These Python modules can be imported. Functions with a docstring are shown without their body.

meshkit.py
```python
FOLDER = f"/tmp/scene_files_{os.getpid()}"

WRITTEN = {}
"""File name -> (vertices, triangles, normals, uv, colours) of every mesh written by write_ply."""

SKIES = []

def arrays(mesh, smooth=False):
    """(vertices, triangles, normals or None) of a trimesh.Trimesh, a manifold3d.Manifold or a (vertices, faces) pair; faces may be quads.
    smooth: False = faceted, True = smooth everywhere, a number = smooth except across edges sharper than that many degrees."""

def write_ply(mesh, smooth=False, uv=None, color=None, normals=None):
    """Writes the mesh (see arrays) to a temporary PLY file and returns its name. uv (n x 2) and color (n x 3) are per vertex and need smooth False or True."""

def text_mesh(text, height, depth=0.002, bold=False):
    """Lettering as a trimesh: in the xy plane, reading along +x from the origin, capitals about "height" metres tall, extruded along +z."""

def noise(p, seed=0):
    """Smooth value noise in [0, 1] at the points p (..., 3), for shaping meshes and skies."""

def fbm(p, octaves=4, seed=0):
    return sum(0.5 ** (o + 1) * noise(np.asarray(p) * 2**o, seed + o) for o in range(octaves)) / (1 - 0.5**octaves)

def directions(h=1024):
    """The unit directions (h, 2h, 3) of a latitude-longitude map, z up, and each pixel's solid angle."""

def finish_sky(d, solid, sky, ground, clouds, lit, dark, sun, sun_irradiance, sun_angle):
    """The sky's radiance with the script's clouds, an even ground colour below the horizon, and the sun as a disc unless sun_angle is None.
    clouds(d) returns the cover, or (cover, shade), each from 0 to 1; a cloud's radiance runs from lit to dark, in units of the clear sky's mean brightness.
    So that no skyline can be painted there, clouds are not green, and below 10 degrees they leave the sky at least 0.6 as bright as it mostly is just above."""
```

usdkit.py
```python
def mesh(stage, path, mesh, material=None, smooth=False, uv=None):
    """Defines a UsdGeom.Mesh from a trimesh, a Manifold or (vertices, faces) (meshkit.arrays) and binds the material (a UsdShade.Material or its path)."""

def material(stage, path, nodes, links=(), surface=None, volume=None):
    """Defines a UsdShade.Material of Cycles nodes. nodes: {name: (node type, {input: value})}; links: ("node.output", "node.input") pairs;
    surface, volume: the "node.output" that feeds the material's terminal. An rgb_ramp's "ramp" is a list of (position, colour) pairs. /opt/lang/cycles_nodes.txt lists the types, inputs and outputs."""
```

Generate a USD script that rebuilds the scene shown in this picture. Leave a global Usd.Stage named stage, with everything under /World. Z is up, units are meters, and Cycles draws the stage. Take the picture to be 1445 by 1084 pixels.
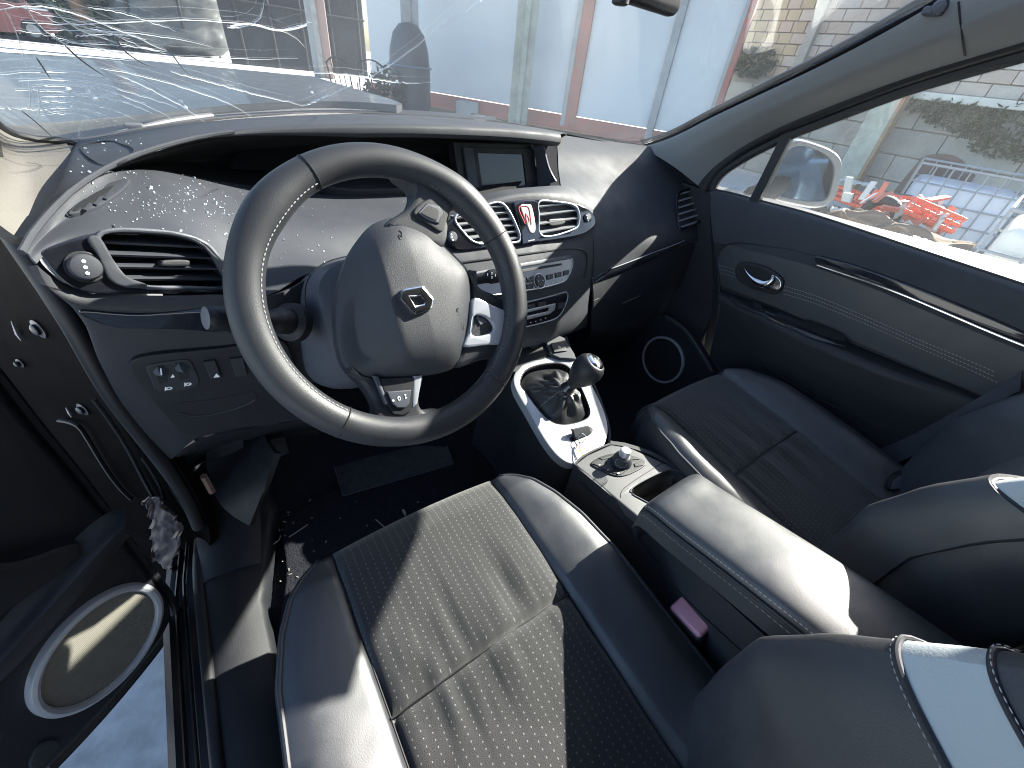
import math, random
import numpy as np, trimesh
from pxr import Usd, UsdGeom, UsdLux, UsdShade, Sdf, Gf, Vt
from scipy.interpolate import CubicSpline, PchipInterpolator
from shapely.geometry import Polygon, LineString
import usdkit, meshkit

rng = np.random.default_rng(7)
stage = Usd.Stage.CreateInMemory()
UsdGeom.Xform.Define(stage, '/World')
UsdGeom.Scope.Define(stage, '/World/Looks')

# ------------------------------------------------------------------ camera, sky, sun, exposure
FOC = 575.0                      # focal length in pixels of the 1445 px wide photograph
def cam_axes(f, nad, fwdx):
    n = np.array([nad[0] - 722.5, -(nad[1] - 542), -f]); n /= np.linalg.norm(n); up = -n
    x = fwdx - 722.5; y = (f * up[2] - x * up[0]) / up[1]
    fw = np.array([x, y, -f]); fw /= np.linalg.norm(fw)
    return np.array([np.cross(fw, up), fw, up])
CR = cam_axes(FOC, (622.5, 1275), 197)        # rows: world axes in camera space
CC = np.array([-.546, -.461, 1.252])          # eye: at the driver's headrest, 1.25 m above the ground
cam = UsdGeom.Camera.Define(stage, '/World/camera')
M = np.eye(4); M[:3, :3] = CR.T; M[3, :3] = CC
cam.AddTransformOp().Set(Gf.Matrix4d(*M.ravel().tolist()))
cam.CreateHorizontalApertureAttr(36.0); cam.CreateFocalLengthAttr(36.0 * FOC / 1445)
cam.CreateClippingRangeAttr(Gf.Vec2f(0.02, 2000))
cam.CreateExposureAttr(2.35)
SUN_EL, SUN_AZ = math.radians(31.6), math.radians(2.6)      # from the car's right, slightly from behind
SUN = np.array([math.cos(SUN_EL) * math.cos(SUN_AZ), -math.cos(SUN_EL) * math.sin(SUN_AZ), math.sin(SUN_EL)])
sun = UsdLux.DistantLight.Define(stage, '/World/sun')
sun.CreateIntensityAttr(1.25); sun.CreateAngleAttr(0.5); sun.CreateNormalizeAttr(True); sun.CreateColorAttr(Gf.Vec3f(1, .95, .86))
zz = SUN; xx = np.cross([0, 0, 1], zz); xx /= np.linalg.norm(xx); yy = np.cross(zz, xx)
M = np.eye(4); M[0, :3], M[1, :3], M[2, :3] = xx, yy, zz
sun.AddTransformOp().Set(Gf.Matrix4d(*M.ravel().tolist()))
sky = UsdLux.DomeLight.Define(stage, '/World/sky')
skym = usdkit.material(stage, '/World/Looks/sky_look', {
    's': ('sky_texture', {'sky_type': 'single_scattering', 'sun_disc': False, 'sun_elevation': SUN_EL, 'sun_rotation': math.atan2(SUN[0], SUN[1])}),
    'b': ('background_shader', {'strength': 0.065})}, [('s.color', 'b.color')], surface='b.background')
UsdShade.MaterialBindingAPI.Apply(sky.GetPrim()).Bind(skym)
sky.GetPrim().SetCustomDataByKey('kind', 'structure')

# ------------------------------------------------------------------ geometry helpers
def ray(px, py): return CR @ np.array([px - 722.5, 542 - py, -FOC])
def at(px, py, x=None, y=None, z=None):
    """the point of the place that the photograph shows at a pixel, given one of its coordinates in metres"""
    d = ray(px, py); k, v = (0, x) if x is not None else (1, y) if y is not None else (2, z)
    return CC + d * (v - CC[k]) / d[k]
def X(x, *q): return [at(a, b, x=x) for a, b in q]
def Y3(*q): return [at(a, b, y=c) for a, b, c in q]
def X3(*q): return [at(a, b, x=c) for a, b, c in q]
def Z3(*q): return [at(a, b, z=c) for a, b, c in q]

def spline(pts, n, closed=False):
    p = np.asarray(pts, float)
    if len(p) < 2: return p
    if closed: p = np.vstack([p, p[:1]])
    if len(p) == 2: return p[0] + np.linspace(0, 1, n)[:, None] * (p[1] - p[0])
    t = np.r_[0, np.cumsum(np.sqrt(np.linalg.norm(np.diff(p, axis=0), axis=1)) + 1e-9)]
    if closed:
        m = CubicSpline(t, p, bc_type='periodic'); tt = np.linspace(0, t[-1], n + 1)[:-1]
        return m(tt)
    q = np.stack([PchipInterpolator(t, p[:, k])(np.linspace(0, t[-1], 12 * len(p))) for k in range(p.shape[1])], 1)
    q2 = CubicSpline(t, p)(np.linspace(0, t[-1], 12 * len(p)))
    q = .5 * q + .5 * q2
    s = np.r_[0, np.cumsum(np.linalg.norm(np.diff(q, axis=0), axis=1))]
    return np.stack([np.interp(np.linspace(0, s[-1], n), s, q[:, k]) for k in range(p.shape[1])], 1)
def grid(rows, nr, nc):
    """rows of points -> a smooth (nr, nc, 3) grid"""
    rs = np.array([spline(r, nc) for r in rows]); d = np.r_[0, np.cumsum(np.linalg.norm(np.diff(rs, axis=0), axis=2).mean(1))]
    t = np.linspace(0, d[-1], nr)
    return PchipInterpolator(d, rs, axis=0)(t)
def gmesh(G, flip=False, wrap=False):
    r, c = G.shape[:2]; f = []
    i = np.arange(r * c).reshape(r, c)
    if wrap: i = np.hstack([i, i[:, :1]])
    a, b, d, e = i[:-1, :-1].ravel(), i[:-1, 1:].ravel(), i[1:, 1:].ravel(), i[1:, :-1].ravel()
    f = np.vstack([np.stack([a, b, d], 1), np.stack([a, d, e], 1)])
    if flip: f = f[:, ::-1]
    return trimesh.Trimesh(G.reshape(-1, 3), f, process=False)
def normals(G):
    du = np.gradient(G, axis=1); dv = np.gradient(G, axis=0); n = np.cross(du, dv)
    return n / np.maximum(np.linalg.norm(n, axis=2, keepdims=True), 1e-12)
def sheet(rows, nr=24, nc=40, t=.004, G=None):
    """a smooth panel through rows of points with its front towards the camera and a thickness behind"""
    if G is None: G = grid(rows, nr, nc)
    n = normals(G); c = G.reshape(-1, 3).mean(0)
    if (n.mean((0, 1)) @ (CC - c)) < 0: G = G[:, ::-1]; n = normals(G)
    B = G - n * t
    full = np.concatenate([G, B[:, ::-1]], 1)            # closed around the sides
    m = gmesh(full, wrap=True)
    r, cc = full.shape[:2]; half = G.shape[1]
    def cap(k, fl):
        a = np.arange(half - 1); base = k * cc
        q = np.vstack([np.stack([base + a, base + a + 1, base + cc - 2 - a], 1), np.stack([base + a, base + cc - 2 - a, base + cc - 1 - a], 1)])
        return q[:, ::-1] if fl else q
    m.faces = np.vstack([m.faces, cap(0, True), cap(r - 1, False)])
    m.metadata['front'] = G
    return m
def tube(path, r, n=10, caps=True):
    p = np.asarray(path, float)
    if len(p) < 2: return trimesh.Trimesh()
    r = np.broadcast_to(np.asarray(r, float), (len(p),))
    t = np.gradient(p, axis=0); t /= np.maximum(np.linalg.norm(t, axis=1, keepdims=True), 1e-12)
    u = np.cross(t[0], [.31, .77, .55]); u /= np.linalg.norm(u); U = [u]
    for k in range(1, len(p)):
        u = U[-1] - t[k] * (U[-1] @ t[k]); U.append(u / np.linalg.norm(u))
    U = np.array(U); V = np.cross(t, U); a = np.linspace(0, 2 * np.pi, n, endpoint=False)
    G = p[:, None] + r[:, None, None] * (np.cos(a)[None, :, None] * U[:, None] + np.sin(a)[None, :, None] * V[:, None])
    m = gmesh(G, wrap=True)
    if caps:
        v = np.vstack([m.vertices, p[:1], p[-1:]]); k = len(m.vertices); L = (len(p) - 1) * n; j = np.arange(n)
        f = np.vstack([m.faces, np.stack([np.full(n, k), (j + 1) % n, j], 1), np.stack([np.full(n, k + 1), L + j, L + (j + 1) % n], 1)])
        m = trimesh.Trimesh(v, f, process=False)
    return m
def rbox(c, s, r=.006, rot=None):
    s = np.asarray(s, float) / 2; r = min(r, s.min() * .98)
    i = trimesh.creation.icosphere(1, r); v = np.vstack([i.vertices + (s - r) * np.array(k) for k in np.ndindex(2, 2, 2) for k in [np.array(k) * 2 - 1]])
    m = trimesh.convex.convex_hull(v)
    if rot is not None: m.apply_transform(np.block([[np.asarray(rot), np.zeros((3, 1))], [np.zeros((1, 3)), np.ones((1, 1))]]))
    m.apply_translation(c); return m
def bar(a, b, w, h, up=(0, 0, 1), r=.0):
    a, b = np.asarray(a, float), np.asarray(b, float); d = b - a; L = np.linalg.norm(d); d /= L
    u = np.cross(d, up); u /= np.linalg.norm(u); v = np.cross(u, d)
    m = rbox([0, 0, 0], [L, w, h], r) if r else trimesh.creation.box([L, w, h])
    T = np.eye(4); T[:3, 0], T[:3, 1], T[:3, 2], T[:3, 3] = d, u, v, (a + b) / 2
    m.apply_transform(T); return m
class Plane:
    """a flat face of the place; n points out of it, towards the eye"""
    def __init__(s, o, n, up=(0, 0, 1)):
        s.o = np.asarray(o, float); s.n = np.asarray(n, float) / np.linalg.norm(n)
        if s.n @ (CC - s.o) < 0: s.n = -s.n
        s.u = np.cross(up, s.n); s.u /= np.linalg.norm(s.u); s.v = np.cross(s.n, s.u)
    @staticmethod
    def of(a, b, c, up=(0, 0, 1)): return Plane(a, np.cross(np.subtract(b, a), np.subtract(c, a)), up)
    def hit(s, px, py, h=0):
        d = ray(px, py); return CC + d * (((s.o + s.n * h - CC) @ s.n) / (d @ s.n))
    def uv(s, q, h=0): return np.array([[(s.hit(a, b, h) - s.o) @ s.u, (s.hit(a, b, h) - s.o) @ s.v] for a, b in q])
    def p(s, uv, h=0): uv = np.atleast_2d(uv); return s.o + uv[:, :1] * s.u + uv[:, 1:2] * s.v + np.reshape(h, (-1, 1)) * s.n
    def T(s, px, py, h=0):
        m = np.eye(4); m[:3, 0], m[:3, 1], m[:3, 2], m[:3, 3] = s.u, s.v, s.n, s.hit(px, py, h); return m
def ring_offset(r, b):
    t = np.roll(r, -1, 0) - np.roll(r, 1, 0); t /= np.maximum(np.linalg.norm(t, axis=1, keepdims=True), 1e-12)
    return r + b * np.stack([-t[:, 1], t[:, 0]], 1)
def plate(pl, uv, h0, h1, bevel=.001, holes=(), sm=0):
    """a solid with a bevelled rim standing on a plane"""
    def prep(r, ccw):
        r = np.asarray(r, float)
        if sm: r = spline(r, sm, True)
        a = .5 * np.sum(r[:, 0] * np.roll(r[:, 1], -1) - np.roll(r[:, 0], -1) * r[:, 1])
        return r if (a > 0) == ccw else r[::-1]
    rings = [prep(uv, True)] + [prep(h, False) for h in holes]
    out = []
    tops = [ring_offset(r, bevel) for r in rings]
    for r, q in zip(rings, tops):
        G = np.stack([pl.p(r, h0), pl.p(r, h1 - bevel), pl.p(ring_offset(r, bevel * .3), h1 - bevel * .3), pl.p(q, h1)])
        out.append(gmesh(G, wrap=True))
    pg = Polygon(tops[0], [t for t in tops[1:]])
    if not pg.is_valid: pg = pg.buffer(0); pg = max(getattr(pg, 'geoms', [pg]), key=lambda g: g.area)
    v, f = trimesh.creation.triangulate_polygon(pg, engine='earcut')
    f = np.asarray(f)
    a = v[f]; ar = (a[:, 1, 0] - a[:, 0, 0]) * (a[:, 2, 1] - a[:, 0, 1]) - (a[:, 1, 1] - a[:, 0, 1]) * (a[:, 2, 0] - a[:, 0, 0])
    f = np.where(ar[:, None] < 0, f[:, ::-1], f)
    out.append(trimesh.Trimesh(pl.p(v, h1), f, process=False))
    return trimesh.util.concatenate(out)
def ell(c, a, b, n=40, ph=0):
    t = np.linspace(0, 2 * np.pi, n, endpoint=False)
    return np.stack([c[0] + a * np.cos(t) * math.cos(ph) - b * np.sin(t) * math.sin(ph), c[1] + a * np.cos(t) * math.sin(ph) + b * np.sin(t) * math.cos(ph)], 1)
def lathe(prof, o, ax, n=32):
    """prof: (radius, height along ax) pairs"""
    ax = np.asarray(ax, float); ax = ax / np.linalg.norm(ax); u = np.cross(ax, [.3, .8, .5]); u /= np.linalg.norm(u); v = np.cross(ax, u)
    t = np.linspace(0, 2 * np.pi, n, endpoint=False); pr = np.asarray(prof, float)
    G = np.asarray(o) + pr[:, 1, None, None] * ax + pr[:, 0, None, None] * (np.cos(t)[None, :, None] * u + np.sin(t)[None, :, None] * v)
    return gmesh(G, wrap=True, flip=False)
def cast(q, mesh, lift=0.0):
    """pixels -> points where their lines of sight meet a panel already built"""
    T = mesh.vertices[mesh.faces]; a, e1, e2 = T[:, 0], T[:, 1] - T[:, 0], T[:, 2] - T[:, 0]; out = []
    for px, py in q:
        d = ray(px, py); d = d / np.linalg.norm(d); h = np.cross(d, e2); det = np.einsum('ij,ij->i', e1, h)
        with np.errstate(divide='ignore', invalid='ignore'):
            f = 1 / det; s = CC - a; u = f * np.einsum('ij,ij->i', s, h); qq = np.cross(s, e1); v = f * (qq @ d); t = f * np.einsum('ij,ij->i', e2, qq)
        ok = (np.abs(det) > 1e-14) & (u >= -1e-6) & (v >= -1e-6) & (u + v <= 1 + 1e-6) & (t > .01)
        if ok.any():
            k = np.where(ok)[0][np.argmin(t[ok])]; n = np.cross(e1[k], e2[k]); n /= np.linalg.norm(n)
            if n @ d > 0: n = -n
            out.append(CC + d * t[k] + n * lift)
    return np.array(out)
def cast_plane(q, mesh, up=(0, 0, 1)):
    p = cast(q, mesh); c = p.mean(0); n = np.linalg.svd(p - c)[2][2]; return Plane(c, n, up)
def dashes(path, dash=.004, gap=.0025, r=.0006):
    p = np.asarray(path); s = np.r_[0, np.cumsum(np.linalg.norm(np.diff(p, axis=0), axis=1))]; out = []
    f = lambda x: np.array([np.interp(x, s, p[:, k]) for k in range(3)])
    x = 0
    while x + dash < s[-1]:
        out.append(tube([f(x), f(x + dash * .5), f(x + dash)], [r * .5, r, r * .5], 5)); x += dash + gap
    return trimesh.util.concatenate(out)
cat = trimesh.util.concatenate

# ------------------------------------------------------------------ things and parts
used, origin = {}, {}
def numbered(parent, name):
    k = used[(parent, name)] = used.get((parent, name), -1) + 1
    return f'{parent}/{name}' + (f'_{k:03d}' if k else '')
def tag(prim, label=None, category=None, group=None, kind=None):
    for k, v in (('label', label), ('category', category), ('group', group), ('kind', kind)):
        if v: prim.SetCustomDataByKey(k, v)
def thing(name, label, category, o=(0, 0, 0), group=None, kind=None):
    path = numbered('/World', name); x = UsdGeom.Xform.Define(stage, path); x.AddTranslateOp().Set(Gf.Vec3d(*map(float, o)))
    tag(x.GetPrim(), label, category, group, kind); origin[path] = np.asarray(o, float); return path
def part(parent, name, mesh, m, label=None, smooth=38, kind=None):
    if isinstance(mesh, list) and name in ('symbol', 'scratch', 'dot'): kind = 'stuff'      # tiny printed marks
    if isinstance(mesh, list): mesh = cat([m for m in mesh if m is not None and len(m.faces)]) if any(m is not None and len(m.faces) for m in mesh) else trimesh.Trimesh()
    if not len(mesh.faces): return parent
    mesh = mesh.copy(); mesh.merge_vertices(digits_vertex=6)
    root = '/'.join(parent.split('/')[:3]); mesh.apply_translation(-origin.get(root, np.zeros(3)))
    path = numbered(parent, name); usdkit.mesh(stage, path, mesh, m, smooth=smooth)
    tag(stage.GetPrimAtPath(path), label, kind=kind); return path
def solo(name, mesh, m, label=None, category=None, group=None, kind=None, smooth=38):
    path = numbered('/World', name); mesh = mesh.copy(); mesh.merge_vertices(digits_vertex=6)
    usdkit.mesh(stage, path, mesh, m, smooth=smooth); tag(stage.GetPrimAtPath(path), label, category, group, kind); return path

# ------------------------------------------------------------------ materials
TINT = np.array([.88, .95, 1.10])        # the dark trim of this cabin is a bluish charcoal
def look(name, color, rough=.5, metal=0, bump=None, spots=None, coat=0, spec=.5, sheen=0, aniso=0):
    """bump=(scale, height in m); spots=(scale, lighter/darker colour, amount) mottles the colour"""
    if max(color) < .07 and max(color) - min(color) < .02: color = tuple(np.array(color) * TINT); spots = spots and (spots[0], tuple(np.array(spots[1]) * TINT), spots[2])
    n = {'p': ('principled_bsdf', {'base_color': color, 'roughness': rough, 'metallic': metal, 'coat_weight': coat, 'specular_ior_level': spec, 'sheen_weight': sheen}), 'g': ('geometry', {})}
    L = []
    if bump:
        n['n'] = ('noise_texture', {'scale': bump[0], 'detail': 3.0, 'roughness': .6}); n['b'] = ('bump', {'strength': 1.0, 'distance': bump[1]})
        L += [('g.position', 'n.vector'), ('n.fac', 'b.height'), ('b.normal', 'p.normal')]
    if bump and rough < .8:
        n['rn'] = ('noise_texture', {'scale': 16.0, 'detail': 6.0, 'roughness': .7}); n['rr'] = ('map_range', {'from_min': .3, 'from_max': .7, 'to_min': rough - .07, 'to_max': rough + .13})
        L += [('g.position', 'rn.vector'), ('rn.fac', 'rr.value'), ('rr.result', 'p.roughness')]
    if spots:
        n['s'] = ('noise_texture', {'scale': spots[0], 'detail': 6.0, 'roughness': .65}); n['r'] = ('map_range', {'from_min': .35, 'from_max': .7, 'to_min': 0.0, 'to_max': spots[2]})
        n['m'] = ('mix_color', {'a': color, 'b': spots[1]})
        L += [('g.position', 's.vector'), ('s.fac', 'r.value'), ('r.result', 'm.fac'), ('m.result', 'p.base_color')]
    return usdkit.material(stage, f'/World/Looks/{name}', n, L, surface='p.BSDF')
PLASTIC = look('charcoal_plastic', (.031, .032, .035), .64, bump=(900, .00025), spots=(6, (.055, .055, .055), .5), spec=.38)
PLASTIC_LOW = look('lower_plastic', (.017, .0175, .020), .55, bump=(900, .0003), spots=(7, (.028, .028, .029), .5))
PLASTIC_BLACK = look('black_plastic', (.010, .010, .0115), .5, bump=(700, .0003))
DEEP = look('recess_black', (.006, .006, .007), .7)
GREY_PL = look('grey_plastic', (.06, .062, .067), .5, bump=(900, .0003))
CREAM = look('pale_pillar_plastic', (.12, .112, .10), .6, bump=(500, .0003))
PILLAR = look('pillar_cloth', (.16, .165, .17), .75, bump=(1200, .0003))
GLOSS = look('gloss_black', (.008, .008, .01), .07, coat=.6, spots=(40, (.03, .03, .03), .35))
SILVER = look('silver_paint', (.37, .38, .40), .3, metal=.4)
SILVER_SOFT = look('satin_silver', (.40, .42, .46), .36, metal=.4)
CHROME = look('chrome', (.78, .79, .8), .12, metal=1)
LEATHER = look('black_leather', (.022, .0225, .0235), .43, bump=(800, .00018), spots=(9, (.03, .03, .031), .5), spec=.95)
WHEEL_L = look('wheel_leather', (.024, .024, .0245), .43, bump=(900, .0003), spec=.4, spots=(30, (.03, .03, .03), .5))
HUB = look('hub_plastic', (.034, .034, .035), .46, bump=(1000, .0005), spec=.4)
BAND = look('pale_grey_leather', (.36, .40, .42), .42, bump=(520, .0003))
STITCH = look('pale_thread', (.35, .35, .36), .8)
PIPING = look('dark_piping', (.022, .022, .024), .5)
CARPET = look('black_carpet', (.014, .014, .016), 1.0, bump=(260, .003), spots=(90, (.03, .03, .032), .5), spec=.1)
RUBBER = look('black_rubber', (.012, .012, .013), .55)
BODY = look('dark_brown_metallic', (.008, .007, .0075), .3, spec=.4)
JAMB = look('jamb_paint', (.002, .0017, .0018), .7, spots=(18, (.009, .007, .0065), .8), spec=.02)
BONNET = look('bonnet_paint', (.062, .069, .076), .42, metal=.3, coat=.25, bump=(3, .004), spots=(14, (.10, .108, .115), .6))
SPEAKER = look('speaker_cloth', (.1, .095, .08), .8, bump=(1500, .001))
RED_PL = look('red_plastic', (.72, .34, .42), .35)
WHITE_PRINT = look('white_print', (.8, .8, .8), .6)
RED_PRINT = look('red_print', (.7, .08, .05), .5)
BRASS = look('brass', (.7, .55, .2), .3, metal=1)
SCREEN = look('dark_screen', (.01, .011, .013), .12)
SHARD = look('glass_crumbs', (.52, .57, .62), .08, spec=.8)
DEBRIS = look('pale_debris', (.26, .24, .21), .8)

def cloth(name):
    a, b = (.056, .056, .058), (.17, .17, .17)
    n = {'g': ('geometry', {}), 's': ('separate_xyz', {}), 'p': ('principled_bsdf', {'roughness': .95, 'sheen_weight': .25, 'specular_ior_level': .2}),
         'q': ('math', {'math_type': 'subtract'}), 'mx': ('math', {'math_type': 'divide', 'value2': .0112}), 'my': ('math', {'math_type': 'divide', 'value2': .0066}),
         'fx': ('math', {'math_type': 'fraction'}), 'fy': ('math', {'math_type': 'fraction'}),
         'ax': ('math', {'math_type': 'compare', 'value2': .5, 'value3': .055}), 'ay': ('math', {'math_type': 'compare', 'value2': .5, 'value3': .13}),
         'd': ('math', {'math_type': 'multiply'}), 'n': ('noise_texture', {'scale': 1100.0, 'detail': 3.0}), 'm': ('mix_color', {'a': a, 'b': b}),
         'n2': ('noise_texture', {'scale': 700.0, 'detail': 2.0}), 'm0': ('mix_color', {'a': (.014, .0145, .0165), 'b': (.054, .054, .055)}),
         'w': ('math', {'math_type': 'compare', 'value2': .5, 'value3': .3}), 'wm': ('math', {'math_type': 'multiply', 'value2': .35}),
         'm1': ('mix_color', {'b': (.03, .03, .032)}), 'bp': ('bump', {'strength': 1.0, 'distance': .0011}), 'wi': ('math', {'math_type': 'subtract', 'value1': .35})}
    L = [('g.position', 's.vector'), ('s.y', 'q.value1'), ('s.z', 'q.value2'), ('s.x', 'mx.value1'), ('q.value', 'my.value1'), ('mx.value', 'fx.value1'), ('my.value', 'fy.value1'),
         ('fx.value', 'ax.value1'), ('fy.value', 'ay.value1'), ('ax.value', 'd.value1'), ('ay.value', 'd.value2'), ('g.position', 'n.vector'), ('g.position', 'n2.vector'),
         ('n2.fac', 'm0.fac'), ('fx.value', 'w.value1'), ('w.value', 'wm.value1'), ('wm.value', 'wi.value2'), ('wi.value', 'm1.fac'), ('m0.result', 'm1.a'), ('m1.result', 'm.a'), ('d.value', 'm.fac'), ('m.result', 'p.base_color'),
         ('n.fac', 'bp.height'), ('bp.normal', 'p.normal')]
    return usdkit.material(stage, f'/World/Looks/{name}', n, L, surface='p.BSDF')
CLOTH = cloth('dotted_cloth')
def pane(name, tint=(1, 1, 1), dust=.04, ior=1.5):
    return usdkit.material(stage, f'/World/Looks/{name}', {'t': ('transparent_bsdf', {'color': tint}), 'g': ('glossy_bsdf', {'roughness': .02, 'color': (1, 1, 1)}), 'lw': ('layer_weight', {'blend': .5}), 'pw': ('math', {'math_type': 'power', 'value2': 4.5}), 'f': ('math', {'math_type': 'multiply_add', 'value2': .75, 'value3': .03}),
        'm': ('mix_closure', {}), 'd': ('diffuse_bsdf', {'color': (.7, .72, .74)}), 'tr': ('translucent_bsdf', {'color': (.7, .72, .74)}), 'dm': ('mix_closure', {'fac': .5}), 'n': ('noise_texture', {'scale': 3.0, 'detail': 5.0}),
        'r': ('map_range', {'from_min': .3, 'from_max': .75, 'to_min': dust * .5, 'to_max': dust * 1.6}), 'ge': ('geometry', {}), 'o': ('mix_closure', {})},
        [('lw.facing', 'pw.value1'), ('pw.value', 'f.value1'), ('f.value', 'm.fac'), ('t.BSDF', 'm.closure1'), ('g.BSDF', 'm.closure2'), ('ge.position', 'n.vector'), ('n.fac', 'r.value'), ('r.result', 'o.fac'), ('d.BSDF', 'dm.closure1'), ('tr.BSDF', 'dm.closure2'), ('m.closure', 'o.closure1'), ('dm.closure', 'o.closure2')], surface='o.closure')
GLASS = pane('windscreen_glass', (.97, .985, .98), .022)
GLASS_SIDE = pane('side_glass', (.97, .985, .975), .018)
CRACK = look('crack_white', (.85, .9, .95), .25)
CRACK_DARK = look('crack_dark', (.12, .13, .14), .4)

# ================================================================== the ground and the yard
def concrete(name, a, b, sc=1.3, rough=.9, bump=.004):
    return usdkit.material(stage, f'/World/Looks/{name}', {'g': ('geometry', {}), 'n': ('noise_texture', {'scale': sc, 'detail': 8.0, 'roughness': .65}), 'n2': ('noise_texture', {'scale': sc * 22, 'detail': 4.0}),
        'r': ('rgb_ramp', {'ramp': [(.3, a), (.7, b)]}), 'r2': ('map_range', {'from_min': .3, 'from_max': .7, 'to_min': .75, 'to_max': 1.1}), 'm': ('mix_color', {'blend_type': 'multiply', 'fac': 1.0}),
        'p': ('principled_bsdf', {'roughness': rough, 'specular_ior_level': .25}), 'b': ('bump', {'distance': bump, 'strength': .8})},
        [('g.position', 'n.vector'), ('g.position', 'n2.vector'), ('n.fac', 'r.fac'), ('n2.fac', 'r2.value'), ('r.color', 'm.a'), ('r2.result', 'm.b'), ('m.result', 'p.base_color'), ('n2.fac', 'b.height'), ('b.normal', 'p.normal')], surface='p.BSDF')
GROUND = concrete('yard_concrete', (.50, .495, .485), (.66, .655, .64), .9)
gx, gy = np.meshgrid(np.linspace(-60, 60, 41), np.linspace(-60, 120, 61), indexing='ij')
gG = np.stack([gx, gy, 0 * gx], 2)
solo('ground', gmesh(gG), GROUND, kind='structure')

# ================================================================== car body shell
car = thing('car_shell', 'dark brown metallic shell of the car around the cabin, with cracked windscreen and grey bonnet', 'car body', (0, 0, 0))
PR_UP = X3(*[(a, b, c - .006) for a, b, c in ((903, 208, .668), (950, 193, .668), (1000, 168, .652), (1080, 130, .625), (1160, 92, .60), (1250, 45, .575), (1325, 2, .556), (1400, -42, .54))])
PR_LO = X3((985, 262, .688), (1000, 243, .685), (1040, 212, .68), (1100, 180, .669), (1180, 147, .655), (1280, 110, .638), (1370, 82, .623), (1450, 58, .608), (1600, 12, .595))
PR_MID = [(np.asarray(a) + b) / 2 + np.array([-.03, -.02, .012]) for a, b in zip(spline(PR_UP, 9), spline(PR_LO, 9))]
pillar_r = sheet([PR_UP, PR_MID, PR_LO], 16, 40, .012)
part(car, 'a_pillar_trim', pillar_r, PILLAR, label='grey trim of the windscreen pillar on the passenger side')
g = spline(PR_LO, 40); h = spline(X3((995, 272, .698), (1010, 250, .695), (1045, 220, .69), (1105, 189, .68), (1185, 157, .667), (1285, 120, .65), (1375, 92, .635), (1455, 69, .62), (1605, 24, .607)), 40)
part(car, 'door_seal', sheet([g, (g + h) / 2 + [-.004, 0, 0], h], 6, 40, .02), RUBBER)
part(car, 'trim_seam', tube(spline(cast([(1353, 2), (1355, 25), (1358, 50), (1362, 78)], pillar_r, .0005), 14), .0015, 5), DEEP)
part(car, 'trim_clip', [lathe([(0, .014), (.008, .013), (.011, .008), (.011, 0)], at(1326, 10, x=.553), CC - at(1326, 10, x=.55)), rbox(at(1318, 16, x=.552), [.02, .03, .012], .004)], GREY_PL)
h3 = h + np.array([.05, .03, -.01])
part(car, 'a_pillar', sheet([h + [.006, .004, 0], (h + h3) / 2 + [.004, .006, .008], h3, spline(PR_UP, 40) + [.05, .05, .012]], 10, 40, .006), BODY)
part(car, 'front_wing', rbox([.765, 1.05, .68], [.05, 1.5, .7], .02), BODY)
part(car, 'front_wing', rbox([-.80, 1.2, .66], [.05, 1.4, .7], .02), BODY)
part(car, 'wing_corner', sheet([X3((985, 262, .688), (975, 235, .69), (930, 207, .70)), X3((992, 268, .745), (985, 240, .75), (940, 212, .76)), [np.array([.75, .3, .7]), np.array([.75, .45, .7]), np.array([.75, .6, .7])]], 8, 10, .006), BODY)
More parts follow.
